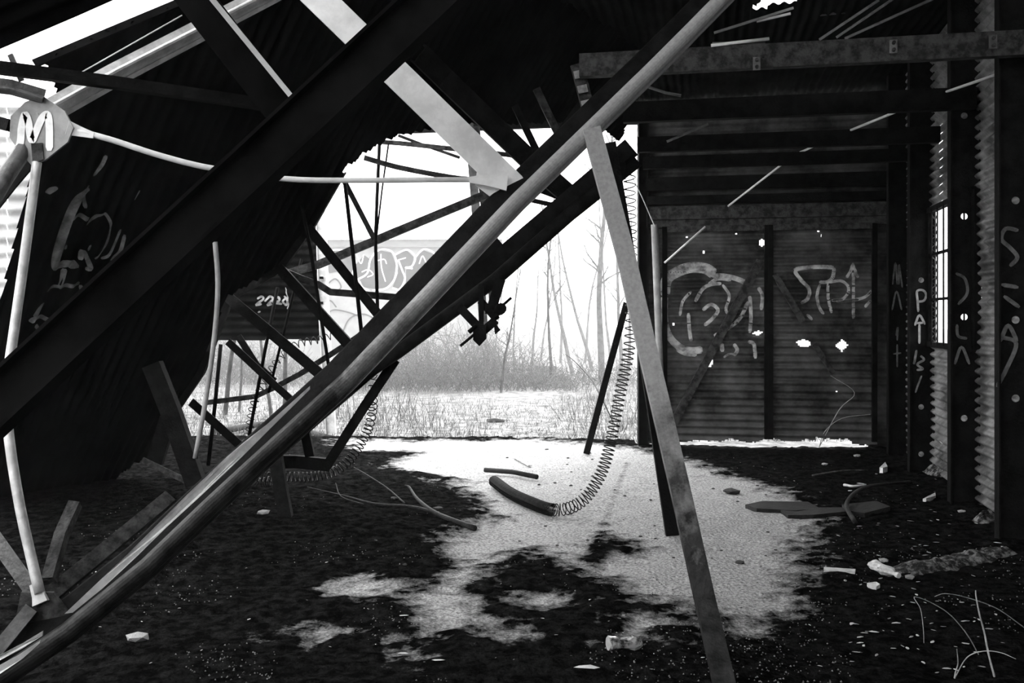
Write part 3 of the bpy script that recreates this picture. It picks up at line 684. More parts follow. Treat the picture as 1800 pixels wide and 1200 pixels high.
T('strut', [(943, 155, 8.2), (962, 195, 8.2), (984, 240, 8.2)], 'L', 13, RUST2, .05)
T('strut', [(1025, 185, 7.6), (955, 280, 7.6)], 'C', 22, RUST, .06)
T('strap', [(935, 352, 8.0), (980, 362, 8.0)], 'flat', 8, RUST)
T('strap', [(950, 332, 8.0), (985, 345, 8.0)], 'flat', 14, RUST)
T('rod', [(520, 310, 8.0), (546, 440, 8.0), (578, 645, 8.0)], 'pipe', 6, RUST)
T('rod', [(606, 318, 8.05), (622, 460, 8.0), (636, 590, 7.95)], 'pipe', 7, RUST)
T('rod', [(667, 252, 8.4), (663, 340, 8.4), (660, 420, 8.3), (664, 556, 8.0)], 'pipe', 6, RUST)
T('rod', [(683, 252, 8.4), (672, 330, 8.4), (662, 415, 8.3)], 'pipe', 3, RUST)
T('rod', [(530, 455, 8.7), (500, 580, 8.7), (472, 690, 8.7)], 'pipe', 5, RUST)
T('rod', [(488, 505, 8.7), (465, 620, 8.7), (438, 765, 8.7)], 'pipe', 6, RUST)
T('rod', [(388, 605, 8.9), (378, 710, 8.9), (366, 818, 8.9)], 'pipe', 7, RUST)
T('cross_brace', [(330, 600, 8.9), (300, 730, 8.9), (345, 815, 8.6)], 'L', 8, RUST, .04)
T('bent_pipe', [(360, 708, 9.0), (447, 697, 8.9), (480, 682, 8.8), (527, 657, 8.6), (613, 602, 8.3), (645, 580, 8.2)], 'C', 9, RUST2, .05)
T('gusset_plate', [(1060, 300, 7.42), (1100, 300, 7.42)], 'box', 30, RUST, .012)
br = empty('leaning_brace', G(1262, 1195), 'grey leaning brace standing on the floor and reaching up to the long diagonal beam', 'post')
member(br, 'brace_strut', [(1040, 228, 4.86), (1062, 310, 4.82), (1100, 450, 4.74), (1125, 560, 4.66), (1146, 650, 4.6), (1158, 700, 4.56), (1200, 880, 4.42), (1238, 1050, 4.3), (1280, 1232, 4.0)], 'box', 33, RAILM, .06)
shade_grade(br.children[0], range(9), [1, 1, 1, 1, .75, .6, .35, .15, .1])  # darker towards the foot: rust, with shade put into the colour
lg = member(None, 'support_post', [(1072, 250, 7.3), (1110, 470, 7.1), (1150, 720, 6.95), (1183, 942, 6.87)], 'L', 22, RUST, .06)
tag(lg, 'dark steel leg standing behind the grey leaning brace', 'post')
pk = member(None, 'leaning_bar', [(1102, 532, 10.9), (1066, 665, 11.0), (1031, 798, 11.05)], 'L', 11, RUST, .05)
tag(pk, 'dark bar leaning at the right side of the open doorway', 'bar')
lr = member(None, 'bent_rod', [(378, 425, 6.6), (383, 500, 6.65), (377, 590, 6.7), (362, 700, 6.75), (343, 805, 6.8)], 'pipe', 9, POLE, curve=4)
tag(lr, 'pale bent rod hanging in front of the black roof sheet', 'rod')
fp = empty('fallen_post', P(300, 770, 7.6), 'dark fallen post leaning at the foot of the collapsed roof', 'post')
member(fp, 'post_shaft', [(268, 640, 7.6), (300, 720, 7.6), (345, 850, 7.6)], 'box', 32, RUST, .09)
member(fp, 'base_angle', [(250, 808, 7.9), (328, 846, 7.7)], 'L', 10, RUST2, .05)
member(fp, 'side_angle', [(296, 735, 8.2), (272, 812, 8.2)], 'box', 28, RUST, .05)

# hanging trolley under the truss
ht = empty('hanging_trolley', P(842, 590, 7.5), 'black bracket with a pointed block and cross pins hanging below the collapsed truss', 'bracket')
prism('pointed_block', [(832, 572), (855, 570), (855, 595), (843, 608), (832, 597)], 7.4, .12, RUST, ht)
member(ht, 'arm', [(808, 540, 7.5), (848, 582, 7.4)], 'box', 15, RUST, .05)
member(ht, 'arm', [(846, 530, 7.5), (872, 560, 7.4)], 'box', 13, RUST, .05)
member(ht, 'arm', [(880, 490, 7.5), (862, 550, 7.4)], 'L', 18, RUST, .05)
member(ht, 'hanger', [(846, 500, 7.5), (846, 580, 7.4)], 'box', 9, RUST, .04)
member(ht, 'cross_bar', [(838, 592, 7.4), (872, 562, 7.4)], 'box', 15, RUST, .05)
member(ht, 'pin', [(809, 608, 7.4), (838, 584, 7.4)], 'pipe', 5, RUST)
member(ht, 'pin', [(824, 584, 7.35), (838, 572, 7.35)], 'pipe', 8, RUST)
member(ht, 'pin', [(868, 550, 7.4), (899, 523, 7.4)], 'pipe', 5, RUST)
member(ht, 'sprocket', [(877, 545, 7.45), (881, 542, 7.35)], 'pipe', 20, RUST)
prism('lug', [(870, 566), (880, 580), (870, 588), (868, 570)], 7.4, .04, RUST, ht)
tp = empty('track_post', P(848, 562, 10.2), 'pale pair of upright channels hanging in the doorway behind the beams', 'post')
member(tp, 'channel', [(824, 216, 10.2), (835, 350, 10.2), (850, 575, 10.2)], 'C', 15, CHORD, .06)
member(tp, 'channel', [(836, 222, 10.3), (850, 345, 10.3), (868, 540, 10.3)], 'C', 14, CHORD, .06)

# ------------------------------------------------------------------ coil springs
def spring(pts, rad, pitch_fn, wire, label):
    path = catmull(pts, 40)
    L = [0]
    for p, q in zip(path[:-1], path[1:]): L.append(L[-1]+(q-p).length)
    tot = L[-1]; s = 0; ph = 0; hel = []
    Ls = np.array(L); A = np.array([tuple(p) for p in path])
    pos = lambda s: np.array([np.interp(s, Ls, A[:, k]) for k in range(3)])
    u = Vector((1, 0, 0))
    while s < tot:
        t = pos(min(s+.01, tot))-pos(max(s-.01, 0)); t = Vector(t).normalized()
        u = (u-t*u.dot(t)).normalized(); v = u.cross(t)
        r = rad(s/tot) if callable(rad) else rad
        hel.append(Vector(pos(s))+u*(r*math.cos(ph))+v*(r*math.sin(ph)))
        ph += 2*math.pi/12; s += pitch_fn(s/tot)/12
    V = []; k = 4; n = len(hel); Fc = []
    for i, p in enumerate(hel):
        t = (hel[min(i+1, n-1)]-hel[max(i-1, 0)]).normalized(); u = t.cross(UP)
        if u.length < .05: u = t.cross(Vector((1, 0, 0)))
        u.normalize(); v = u.cross(t)
        for j in range(k):
            a = 2*math.pi*j/k; V.append(p+u*(wire*math.cos(a))+v*(wire*math.sin(a)))
    for i in range(n-1):
        for j in range(k): Fc.append((i*k+j, i*k+(j+1) % k, i*k+k+(j+1) % k, i*k+k+j))
    o = mesh_obj('coil_spring', V, Fc, SPRING, None, True, tuple(pts[-1])); tag(o, label, 'spring', 'stretched coil springs')
    return o
sp1 = [P(1106, 285, 7.75), P(1109, 450, 7.75), P(1108, 590, 7.72), P(1088, 700, 7.7), P(1070, 790, 7.68), P(1050, 845, 7.65), P(1018, 884, 7.62), G(975, 896, .055), G(930, 882, .055), G(895, 865, .055), G(868, 845, .055)]
spring(sp1, lambda t: .047, lambda t: .062 if t < .33 else (.042 if t < .5 else (.034 if t < .68 else .0145)), .005, 'long coil spring sagging from the door jamb and curling over the bright floor')
spring([P(655, 660, 9.3), P(656, 700, 9.2), P(650, 745, 9.0), P(628, 790, 8.9), P(598, 822, 8.8), P(560, 836, 8.8), P(500, 838, 8.7), P(450, 838, 8.7)], .042, lambda t: .065 if t < .3 else .038, .0058, 'coil spring drooping from the collapsed truss along its foot')
spring([P(590, 588, 8.9), P(560, 597, 8.9), P(520, 606, 8.9), P(490, 632, 8.9), P(470, 660, 8.9), P(446, 710, 8.9), P(438, 750, 8.9), P(430, 785, 8.9)], .034, lambda t: .06, .0048, 'thin coil spring looping between the truss rods at the left')
spring([P(444, 840, 8.8), P(455, 850, 8.8), P(476, 846, 8.8)], .05, lambda t: .02, .004, 'loose coil end lying under the collapsed truss')

# ------------------------------------------------------------------ debris on the floor
def gp3(x, y, dz=0.0):
    g = G(x, y); g.z = ground_z(g.x, g.y)+dz; return g
def branch(name, seqs, m, label, cat='branch'):
    VV = []; FF = []; b = 0
    for pts, r0, r1 in seqs:
        pts = catmull(pts, 5)
        V, Fc = sweep_data(pts, s_circ(1, 6), (0, 0, 1), (r0, r1)); VV += V; FF += [tuple(i+b for i in f) for f in Fc]; b += len(V)
    o = mesh_obj(name, VV, FF, m, None, True, tuple(seqs[0][0][0])); tag(o, label, cat); return o
branch('fallen_branch', [([gp3(835, 934, .02), gp3(770, 915, .03), gp3(735, 893, .05), gp3(720, 872, .06), gp3(712, 868, .06)], .022, .006), ([gp3(835, 934, .02), gp3(740, 905, .03), gp3(660, 900, .03), gp3(610, 885, .03), gp3(540, 868, .03)], .016, .004),
        ([gp3(712, 895, .02), gp3(680, 870, .04), gp3(640, 845, .05), gp3(622, 835, .06)], .007, .003), ([gp3(640, 898, .02), gp3(600, 885, .03), gp3(590, 865, .05)], .006, .003)], WOODD, 'dark forked branch lying across the floor left of the long spring')
o = sweep('wooden_stick', [gp3(852, 834, .05), gp3(900, 838, .045), gp3(944, 845, .04)], s_circ(.024, 8), WOODD, smooth=True, ref=(0, 0, 1)); tag(o, 'dark stick on the bright floor behind the long spring', 'stick')
o = sweep('wooden_lath', [gp3(903, 803, .02), gp3(932, 820, .02)], s_box(.04, .012), WOODP, ref=(0, 0, 1)); tag(o, 'small pale lath beyond the dark stick', 'lath')
def slab(poly, th, m, name, label, cat, dz=.0, tilt=0):
    a = [gp3(x, y, dz) for x, y in poly]; n = len(a)
    V = [p+Vector((0, 0, th)) for p in a]+[p-Vector((0, 0, .03)) for p in a]
    Fc = [tuple(range(n)), tuple(range(n, 2*n))[::-1]]+[(i, i+n, (i+1) % n+n, (i+1) % n) for i in range(n)]
    o = mesh_obj(name, V, Fc, m, None, origin=tuple(a[0])); return tag(o, label, cat)
slab([(1310, 893), (1340, 887), (1420, 888), (1440, 898), (1400, 905), (1330, 902)], .03, WOODD, 'board_fragment', 'dark flat board fragment lying right of the leaning brace', 'board')
slab([(1372, 904), (1420, 898), (1480, 900), (1490, 908), (1430, 914), (1385, 912)], .025, WOODD, 'board_fragment', 'second dark board fragment overlapping the one right of the brace', 'board')
slab([(1480, 898), (1540, 893), (1565, 902), (1520, 912), (1490, 908)], .03, WOODD, 'board_fragment', 'dark board fragment furthest right beside the bent stick', 'board')
branch('bent_stick', [([gp3(1503, 925, .01), gp3(1488, 905, .05), gp3(1500, 892, .09), gp3(1530, 880, .1), gp3(1600, 862, .05)], .02, .012)], WOODD, 'bent stick arching over the dark board fragments', 'stick')
branch('pale_twig', [([gp3(1484, 857, .02), gp3(1500, 862, .02), gp3(1522, 860, .02)], .014, .008)], WOODP, 'bright twig lying in front of the right door leaf', 'twig')
branch('long_twig', [([gp3(1428, 844, .02), gp3(1480, 838, .03), gp3(1525, 834, .02)], .009, .006)], TWIG, 'thin straight twig on the soil in front of the right door leaf', 'twig')
slab([(1448, 1006), (1504, 1010), (1503, 1014), (1448, 1010)], .012, WOODP, 'wood_splinter', 'long pale splinter left of the crushed bottle', 'splinter')
slab([(1524, 1033), (1540, 1031), (1547, 1036), (1540, 1038), (1526, 1036)], .014, PAPER, 'paper_scrap', 'white scrap just below the crushed bottle', 'scrap')
slab([(1622, 884), (1644, 875), (1645, 879), (1628, 887)], .02, WOODP, 'wood_chip', 'pale wood chip below the window column', 'wood chip')
slab([(1546, 834), (1556, 826), (1560, 832), (1552, 836)], .05, PAPER, 'paper_scrap', 'white upright scrap in front of the corner column', 'scrap')
# crushed bottle
c = gp3(1556, 1020, .045); ax = (gp3(1578, 1026, .03)-gp3(1530, 1008, .05)).normalized(); V = []; prof = [(-.11, .001), (-.11, .036), (-.08, .04), (-.04, .034), (-.01, .04), (.03, .038), (.06, .028), (.075, .014), (.1, .013), (.1, .001)]
uu = ax.cross(UP).normalized(); vv = uu.cross(ax); k = 12; Fc = []
for i, (t, r) in enumerate(prof):
    for j in range(k):
        a = 2*math.pi*j/k; rr = r*(1+.18*math.sin(3*a+i*1.3)); V.append(c+ax*t+uu*(rr*math.cos(a))+vv*(rr*.75*math.sin(a)))
for i in range(len(prof)-1):
    for j in range(k): Fc.append((i*k+j, i*k+(j+1) % k, (i+1)*k+(j+1) % k, (i+1)*k+j))
bt = empty('plastic_bottle', c-Vector((0, 0, .04)), 'crushed cloudy plastic bottle on the dark soil at the right', 'bottle')
mesh_obj('bottle_body', V, Fc, PLAST, bt, False)
sweep('cap', [c+ax*.095, c+ax*.118], s_circ(.016, 10), PAPER, bt, ref=(0, 0, 1))
# crushed can
c = gp3(1098, 1156, .03); ax = Vector((1, .25, -.06)).normalized(); uu = ax.cross(UP).normalized(); vv = uu.cross(ax); V = []; Fc = []
prof = [(-.078, .001), (-.078, .031), (-.072, .036), (-.045, .036), (-.02, .031), (.01, .029), (.04, .034), (.066, .034), (.074, .028), (.074, .001)]
for i, (t, r) in enumerate(prof):
    for j in range(14):
        a = 2*math.pi*j/14; rr = r*(1+.16*math.sin(2*a+i*1.7)+.08*math.sin(5*a+i)); V.append(c+ax*t+uu*(rr*1.15*math.cos(a))+vv*(rr*.8*math.sin(a)))
for i in range(len(prof)-1):
    for j in range(14): Fc.append((i*14+j, i*14+(j+1) % 14, (i+1)*14+(j+1) % 14, (i+1)*14+j))
cn = empty('drink_can', c-Vector((0, 0, .03)), 'crushed shiny drink can at the bottom centre of the floor', 'can'); mesh_obj('can_body', V, Fc, TIN, cn, False)
sweep('rim', [c-ax*.081, c-ax*.076], s_circ(.031, 14), GALV, cn, ref=(0, 0, 1))
# stones, clods, scraps and leaves
def rock_mesh(m, seed, name):
    r = random.Random(seed); bm = bmesh.new(); bmesh.ops.create_icosphere(bm, subdivisions=1, radius=1)
    for v in bm.verts: v.co *= .7+.5*r.random(); v.co.z *= .6
    me = bpy.data.meshes.new(name); bm.to_mesh(me); bm.free(); me.materials.append(m); return me
rocks = {STONE: [rock_mesh(STONE, i, 'stone') for i in range(4)], STONED: [rock_mesh(STONED, 10+i, 'clod') for i in range(4)]}
def put(name, me, x, y, r, label, cat, group, rot=None):
    g = gp3(x, y, r*.15); o = bpy.data.objects.new(name, me); col.objects.link(o); o.location = g; o.scale = (r, r, r*.7); o.rotation_euler = (0, 0, rot if rot is not None else random.random()*6.3)
    tag(o, label, cat, group); return o
for x, y, w, lb in [(1285, 868, 34, 'dark lump of soil beside the leaning brace'), (712, 1000, 10, 'dark lump on the pale concrete patch'), (1300, 988, 20, 'flat dark lump at the foot of the brace, on bare concrete'),
                    (693, 882, 14, 'dark clod caught in the forked branch'), (770, 897, 22, 'dark clod beside the thick end of the forked branch')]:
    put('soil_clod', rocks[STONED][len(lb) % 4], x, y, w*G(x, y).y/F*.5, lb, 'clod', None)
for x, y, w, lb in [(1277, 868, 16, 'pale stone against the dark lump beside the brace'), (1506, 808, 14, 'rounded pale stone below the right door leaf'), (1450, 820, 12, 'pale stone below the middle of the right door leaf'),
                    (1690, 905, 16, 'white stone at the foot of the window column'), (1600, 1020, 20, 'pale stone right of the crushed bottle'), (462, 908, 24, 'flat pale stone left of the short truss leg'),
                    (240, 1135, 44, 'low pale rubble on the dark soil at the lower left'), (1555, 990, 20, 'pale rubble above the crushed bottle')]:
    put('pale_stone', rocks[STONE][len(lb) % 4], x, y, w*G(x, y).y/F*.5, lb, 'stone', None)
rr = random.Random(3)
n = 0
while n < 70:
    x, y = rr.uniform(880, 1400), rr.uniform(790, 1000)
    put('dark_crumb', rocks[STONED][n % 4], x, y, rr.uniform(1.5, 4)*G(x, y).y/F, 'small dark crumb scattered on the bright concrete', 'crumb', 'dark crumbs on the bright concrete'); n += 1
def leaf_mesh(m, s, name='leaf'):
    r = random.Random(s); n = 6
    V = [(math.cos(2*math.pi*i/n)*(1+.5*r.random()), math.sin(2*math.pi*i/n)*(.35+.3*r.random()), .25*r.random()) for i in range(n)]+[(0, 0, .3)]
    me = bpy.data.meshes.new(name); me.from_pydata(V, [], [(i, (i+1) % n, n) for i in range(n)]); me.materials.append(m); return me
leaves = [leaf_mesh(PAPER, i) for i in range(3)]+[leaf_mesh(STONE, 5+i) for i in range(3)]
n = 0
while n < 130:
    x, y = rr.triangular(1380, 1800, 1720), rr.uniform(830, 1195)
    g = G(x, y)
    if g.x > g.y*.2+2.2: continue
    sz = rr.uniform(2, 5.5)*g.y/F*(1.3 if y > 1100 else 1)
    put('leaf_scrap', leaves[n % 6], x, y, sz, 'pale dead leaf among the litter near the side wall', 'leaf', 'dead leaves near the side wall'); n += 1
for k in range(60):
    x, y = rr.uniform(60, 1300), rr.uniform(940, 1195)
    if x < 1180-y: continue
    sz = rr.uniform(1.2, 3.5)*G(x, y).y/F
    put('litter_flake', leaves[k % 6], x, y, sz, 'tiny pale flake on the dark mossy floor', 'flake', 'pale flakes on the mossy floor')
for x, y, w, lb in [(1030, 1192, 34, 'ragged pale scrap at the bottom edge below the can'), (770, 1178, 18, 'pale flat scrap left of the can at the bottom'), (708, 1157, 14, 'pale scrap at the lower left of the floor patch'), (710, 1091, 16, 'thin pale sliver left of the concrete patch')]:
    put('pale_scrap', leaves[len(lb) % 3], x, y, w*G(x, y).y/F*.5, lb, 'scrap', None, 0)
N = 9000; yy = 640+560*rng.random(N)**.8; gx0 = rng.uniform(-200, 1800, N); Vg = []; Fg = []
Yd = CH*F/np.maximum(yy+150-HY, 200); Xd = (gx0-CX)/F*Yd
dens = fbm(Xd*1.6, Yd*1.6, 91, 4)
ok = (dens > .53) & (Xd < Yd*.2+2.0) & (Xd > -3.2) & (Yd < 11.5)
for x_, y_ in zip(Xd[ok], Yd[ok]):
    r_ = rr.uniform(.002, .0065); z_ = ground_z(x_, y_); b_ = len(Vg)
    a_ = rr.uniform(0, 6.28)
    for k_ in range(3): Vg.append((x_+r_*math.cos(a_+k_*2.1), y_+r_*math.sin(a_+k_*2.1), z_))
    Vg.append((x_, y_, z_+r_*1.1)); Fg += [(b_, b_+1, b_+3), (b_+1, b_+2, b_+3), (b_+2, b_, b_+3)]
o = mesh_obj('grit', Vg, Fg, mat('grit', .08, .3, 40, .9), None, False, (0, 7, 0)); tag(o, 'pale grit sprinkled over the dark mossy floor', 'grit', None, 'stuff')
# heaps of lumpy insulation along the side wall
for i, (x0, y0, x1, y1, w, lb) in enumerate([(1560, 1012, 1800, 975, 26, 'matted pale litter ridge leading to the nearest column'), (1640, 838, 1665, 850, 24, 'pale crumbled heap under the barred window'), (1718, 925, 1752, 918, 24, 'pale crumbled heap between the two nearest columns')]):
    a, b = gp3(x0, y0), gp3(x1, y1); V = []; na, nb_ = 40, 12
    wd = w*a.y/F*(3.0 if i == 0 else 1.6); dr = (b-a); nn = Vector((-dr.y, dr.x, 0)).normalized()
    for p in range(na):
        for q_ in range(nb_):
            t, s_ = p/(na-1), q_/(nb_-1)-.5
            c = a+dr*t+nn*(s_*wd); e = max(0, 1-4*s_*s_)*min(1, 6*t, 6*(1-t))
            V.append(c+Vector((0, 0, -.02+(.05 if i == 0 else .075)*e*(.3+1.4*float(fbm(np.array(c.x*16), np.array(c.y*16), i, 3))))))
    Fc = [(p*nb_+q_, (p+1)*nb_+q_, (p+1)*nb_+q_+1, p*nb_+q_+1) for p in range(na-1) for q_ in range(nb_-1)]
    o = mesh_obj('litter_heap', V, Fc, mat('pale_litter', .01, .22, 22, .9, 0, .8, 50, lo=.46, hi=.62), None, True, tuple(a)); tag(o, lb, 'litter heap')
# dry weeds, lower right
def weed(seqs, label):
    root = gp3(*seqs[0][0][0][:2]); o = empty('dry_weed', root, label, 'weed', 'dry weeds in the lower right')
    for seq, wp_ in seqs:
        Y0 = root.y; pts = [root if i == 0 else P(x, y, Y0-dy) for i, (x, y, dy) in enumerate(seq)]
        pts = catmull(pts, 5); sweep('stem', pts, s_circ(wp_*Y0/F/2, 5), TWIGP, o, taper=(1, .5))
weed([([(1748, 1198, 0), (1738, 1150, 0), (1730, 1110, 0), (1722, 1080, .02), (1716, 1050, .03), (1715, 1037, .03)], 4)], 'upright pale dry stalk in the lower right corner')
weed([([(1720, 1158, 0), (1700, 1115, .05), (1670, 1080, .1), (1635, 1058, .15), (1607, 1049, .2), (1618, 1070, .2), (1623, 1105, .2), (1624, 1130, .2)], 2)], 'thin dry stalk bent over to the left of the upright one')
weed([([(1825, 1130, 0), (1790, 1095, .05), (1750, 1068, .1), (1700, 1050, .15), (1662, 1043, .2), (1643, 1048, .2)], 2)], 'thin dry stalk arching in from the right edge')
weed([([(1678, 1198, 0), (1680, 1180, 0), (1684, 1165, .02), (1682, 1140, .05)], 3), ([(1678, 1198, 0), (1700, 1155, .1), (1730, 1144, .15), (1760, 1147, .2), (1786, 1158, .25)], 2)], 'low dry stalk with a looping stem at the bottom right')
weed([([(1440, 790, 0), (1450, 758, .1), (1480, 735, .15), (1530, 728, .2)], 1.6), ([(1440, 790, 0), (1475, 720, .3), (1502, 690, .35), (1460, 660, .4)], 1.4)], 'thin dry vine arching in front of the right door leaf')

# ------------------------------------------------------------------ outside: building, trees, brush
S_b = Surf(P(60, 640, 34), (1, -.02, 0), UP, .3, 0, 'b')
bd = empty('far_building', P(560, 640, 34), 'long pale shed covered in bubble letter graffiti beyond the doorway', 'building')
A0, A1 = 0, S_b.px(868, 600)[0]; zt = S_b.px(600, 434)[1]
nb_ = 9
for i in range(nb_):
    w = (A1-A0)/nb_; p = [S_b.w(np.array(A0+w*k), np.array(z), o_) for o_ in (0, -.3) for k, z in ((i, -1.2), (i+1, -1.2), (i+1, zt), (i, zt))]
    mesh_obj('wall_panel', p, [(0, 1, 2, 3), (7, 6, 5, 4), (0, 4, 5, 1), (1, 5, 6, 2), (2, 6, 7, 3), (3, 7, 4, 0)], WALLB, bd)
sweep('fascia', [Vector(S_b.w(np.array(x), np.array(zt+.12), .12)) for x in (A0, A1+.3)], s_box(.24, .2), ROOFB, bd)
Sr = Surf(S_b.w(np.array(A0), np.array(zt+.25), .35), (1, -.02, 0), Vector((0, 3.2, .62)), .22, .03, 'a')
for i in range(6):
    w = (A1+.5-A0)/6; Sr.sheet('roof_sheet', ROOFB, bd, i*w, (i+1)*w, 0, 4.2, .055, 1.0)
letters_fill = [[(566, 470), (570, 448), (590, 440), (612, 444), (624, 458), (620, 480), (600, 476), (580, 480)], [(622, 470), (640, 448), (650, 455), (646, 478), (628, 490)],
    [(650, 452), (668, 440), (688, 444), (696, 465), (692, 490), (680, 505), (660, 508), (640, 505), (632, 490), (640, 478), (650, 470)],
    [(694, 448), (715, 440), (728, 452), (724, 466), (712, 470), (712, 490), (704, 508), (690, 506), (700, 480)], [(730, 452), (745, 440), (762, 446), (764, 462), (752, 470), (738, 478), (732, 500), (714, 500), (714, 474), (728, 466)]]
for pg in letters_fill: S_b.polygon('graffiti_fill', pg, FILLG, bd, .03)
S_b.paint('graffiti_outline', [(3.2, [(566, 470), (570, 448), (590, 439), (612, 443), (625, 458), (620, 482)]), (3.2, [(628, 492), (646, 480), (652, 455), (668, 439), (690, 443), (698, 468), (692, 494), (676, 508), (655, 510)]),
    (3.2, [(694, 448), (716, 439), (730, 452), (724, 468), (713, 470), (726, 472)]), (3.2, [(700, 456), (707, 474), (712, 490), (703, 508), (690, 506)]), (3.2, [(728, 455), (745, 438), (764, 446), (763, 465), (750, 472), (738, 480), (732, 500)]),
    (2, [(627, 447), (635, 463), (640, 447)]), (2, [(636, 478), (648, 474), (656, 482), (646, 487)]), (2, [(670, 446), (671, 470), (678, 495)]), (2, [(664, 458), (676, 456), (680, 464)]), (2, [(700, 457), (714, 453)]), (2, [(737, 464), (743, 450), (750, 463)]), (3.2, [(632, 494), (636, 504), (650, 511)])], PAINT, bd, .05)
S_b.paint('graffiti_tag', [(2.5, [(570, 560), (585, 545), (610, 548), (630, 555)]), (2.5, [(600, 590), (615, 560), (640, 552), (660, 565), (640, 585)]), (2.5, [(575, 500), (590, 490), (600, 505), (585, 515)]), (2.5, [(690, 590), (700, 560), (715, 555), (720, 580)]), (2.5, [(640, 600), (655, 575), (680, 570), (670, 595)]), (2.5, [(566, 540), (580, 528), (592, 540)]), (2.5, [(720, 560), (735, 545), (750, 560), (735, 580)])], FILLG, bd, .05)
def tube(VV, FF, pts, r0, r1, k):
    b = len(VV); n = len(pts)
    for i, p in enumerate(pts):
        t = (pts[min(i+1, n-1)]-pts[max(i-1, 0)]).normalized(); u = t.cross(Vector((.3, .9, .1))); u.normalize(); v = u.cross(t); r = r0+(r1-r0)*i/(n-1)
        for j in range(k):
            a = 2*math.pi*j/k; VV.append(p+u*(r*math.cos(a))+v*(r*math.sin(a)))
    for i in range(n-1):
        for j in range(k): FF.append((b+i*k+j, b+i*k+(j+1) % k, b+(i+1)*k+(j+1) % k, b+(i+1)*k+j))
def wander(R, p, d, L, n, jit):
    pts = [p]; d = Vector(d).normalized()
    for i in range(n):
        d = (d+Vector((R.gauss(0, jit), R.gauss(0, jit), R.gauss(0, jit*.6)))).normalized(); pts.append(pts[-1]+d*(L/n))
    return pts
def tree(base, h, r, lean, seed, label, m=BARK, nb=14, spread=.6, group='bare trees beyond the clearing'):
    R = random.Random(seed); o = empty('bare_tree', base, label, 'tree', group)
    V = []; Fc = []; d = Vector((lean, 0, 1)); tr_ = wander(R, base-Vector((0, 0, .1)), d, h, 9, .05); tube(V, Fc, tr_, r, r*.25, 7)
    mesh_obj('trunk', V, Fc, m, o, True)
    V = []; Fc = []
    for i in range(nb):
        t = R.uniform(.3, 1); k = min(8, int(t*9)); p = tr_[k].lerp(tr_[k+1], t*9-k)
        a = R.uniform(0, 6.28); el = R.uniform(.4, 1.3); dd = Vector((math.cos(a), math.sin(a)*.6, el)); L = h*R.uniform(.12, .3)*spread*(1.3-t*.6)
        bp_ = wander(R, p, dd, L, 5, .14); r1 = r*.36*(1.1-t*.6); tube(V, Fc, bp_, r1, r1*.2, 4)
        for q_ in range(6):
            kk = R.randint(1, 4); d3 = Vector((math.cos(a)+R.gauss(0, .6), R.gauss(0, .6), el+R.gauss(0, .3)))
            tp_ = wander(R, bp_[kk], d3, L*R.uniform(.3, .6), 3, .2); tube(V, Fc, tp_, r1*.35, r1*.1, 3)
    mesh_obj('branches', V, Fc, m, o, True)
def tb(x, y, z=-.05): return G(x, y, z)
for i, (x, y, top, w, ln, m, lb, nb2) in enumerate([
    (968, 676, 300, 6, -.02, BARKD, 'slim tree standing at the front edge of the clearing right of the path', 16), (1058, 668, 250, 13, 0, BARK, 'thickest tree, left of the leaning brace', 18),
    (1008, 655, 360, 8, -.32, BARK, 'tree leaning left behind the slim front tree', 12), (1042, 650, 380, 7, -.28, BARK, 'tree leaning left between the slim and the thick tree', 12),
    (934, 642, 470, 5, .0, BARKD, 'broken slender trunk standing beside the end of the path', 8), (1090, 660, 330, 8, .02, BARK, 'tree half hidden behind the leaning brace', 14),
    (880, 690, 470, 5, .12, BARKD, 'sapling in the brush below the hanging bracket', 16), (905, 660, 420, 4, -.05, BARK, 'thin sapling left of the path', 12),
    (1028, 640, 330, 5, .03, BARK, 'thin far tree just left of the thickest tree', 12), (985, 640, 340, 5, .05, BARK, 'thin far tree behind the slim front tree', 12),
    (865, 650, 420, 4, .1, BARK, 'far thin tree behind the hanging bracket', 12), (500, 735, 350, 9, .02, BARK, 'pale trunk seen through the truss at the left', 8), (478, 730, 400, 7, -.05, BARK, 'thin pale trunk left of the one in the truss', 8),
    (395, 725, 400, 9, .0, BARKD, 'grey trunk seen left of the pale bent rod', 8), (1075, 645, 300, 5, -.1, BARK, 'thin far tree right of the thickest tree', 10), (950, 636, 380, 4, .08, BARK, 'far tree above the end of the path', 10), (1105, 650, 380, 6, .0, BARK, 'far tree beside the door jamb', 10), (420, 720, 430, 5, .05, BARK, 'thin sapling left of the truss rods', 8), (735, 665, 500, 4, -.1, BARK, 'small sapling in front of the graffiti shed', 12)]):
    b = tb(x, y); tree(b, (y-top)/F*b.y*1.05, w/F*b.y*.5, ln, 100+i, lb, m, nb2)
# brush: dense bare twigs, nobody could count them
def brush(name, cx, cy, wid, dep, hgt, n, m, label, seed):
    R = random.Random(seed); V = []; Fc = []
    for i in range(n):
        x = cx+R.uniform(-wid, wid); y = cy+R.uniform(-dep, dep)
        e = max(.25, 1-abs((x-cx)/wid)**2)
        L = hgt*R.uniform(.4, 1)*e; a = R.uniform(0, 6.28); pts = wander(R, Vector((x, y, -.05)), Vector((math.cos(a)*.6, math.sin(a)*.6, R.uniform(.5, 1.2))), L, 5, .22); tube(V, Fc, pts, .011, .004, 3)
        for q_ in range(2):
            tube(V, Fc, wander(R, pts[R.randint(1, 4)], Vector((R.gauss(0, 1), R.gauss(0, 1), R.uniform(0, 1))), L*.4, 3, .25), .006, .003, 3)
    o = mesh_obj(name, V, Fc, m, None, True, (cx, cy, 0)); tag(o, label, 'brush', None, 'stuff')
brush('brush', G(790, 680).x, 23, 2.9, 1.8, 1.9, 1000, TWIG, 'tangled bare brush left of the path beyond the clearing', 1)
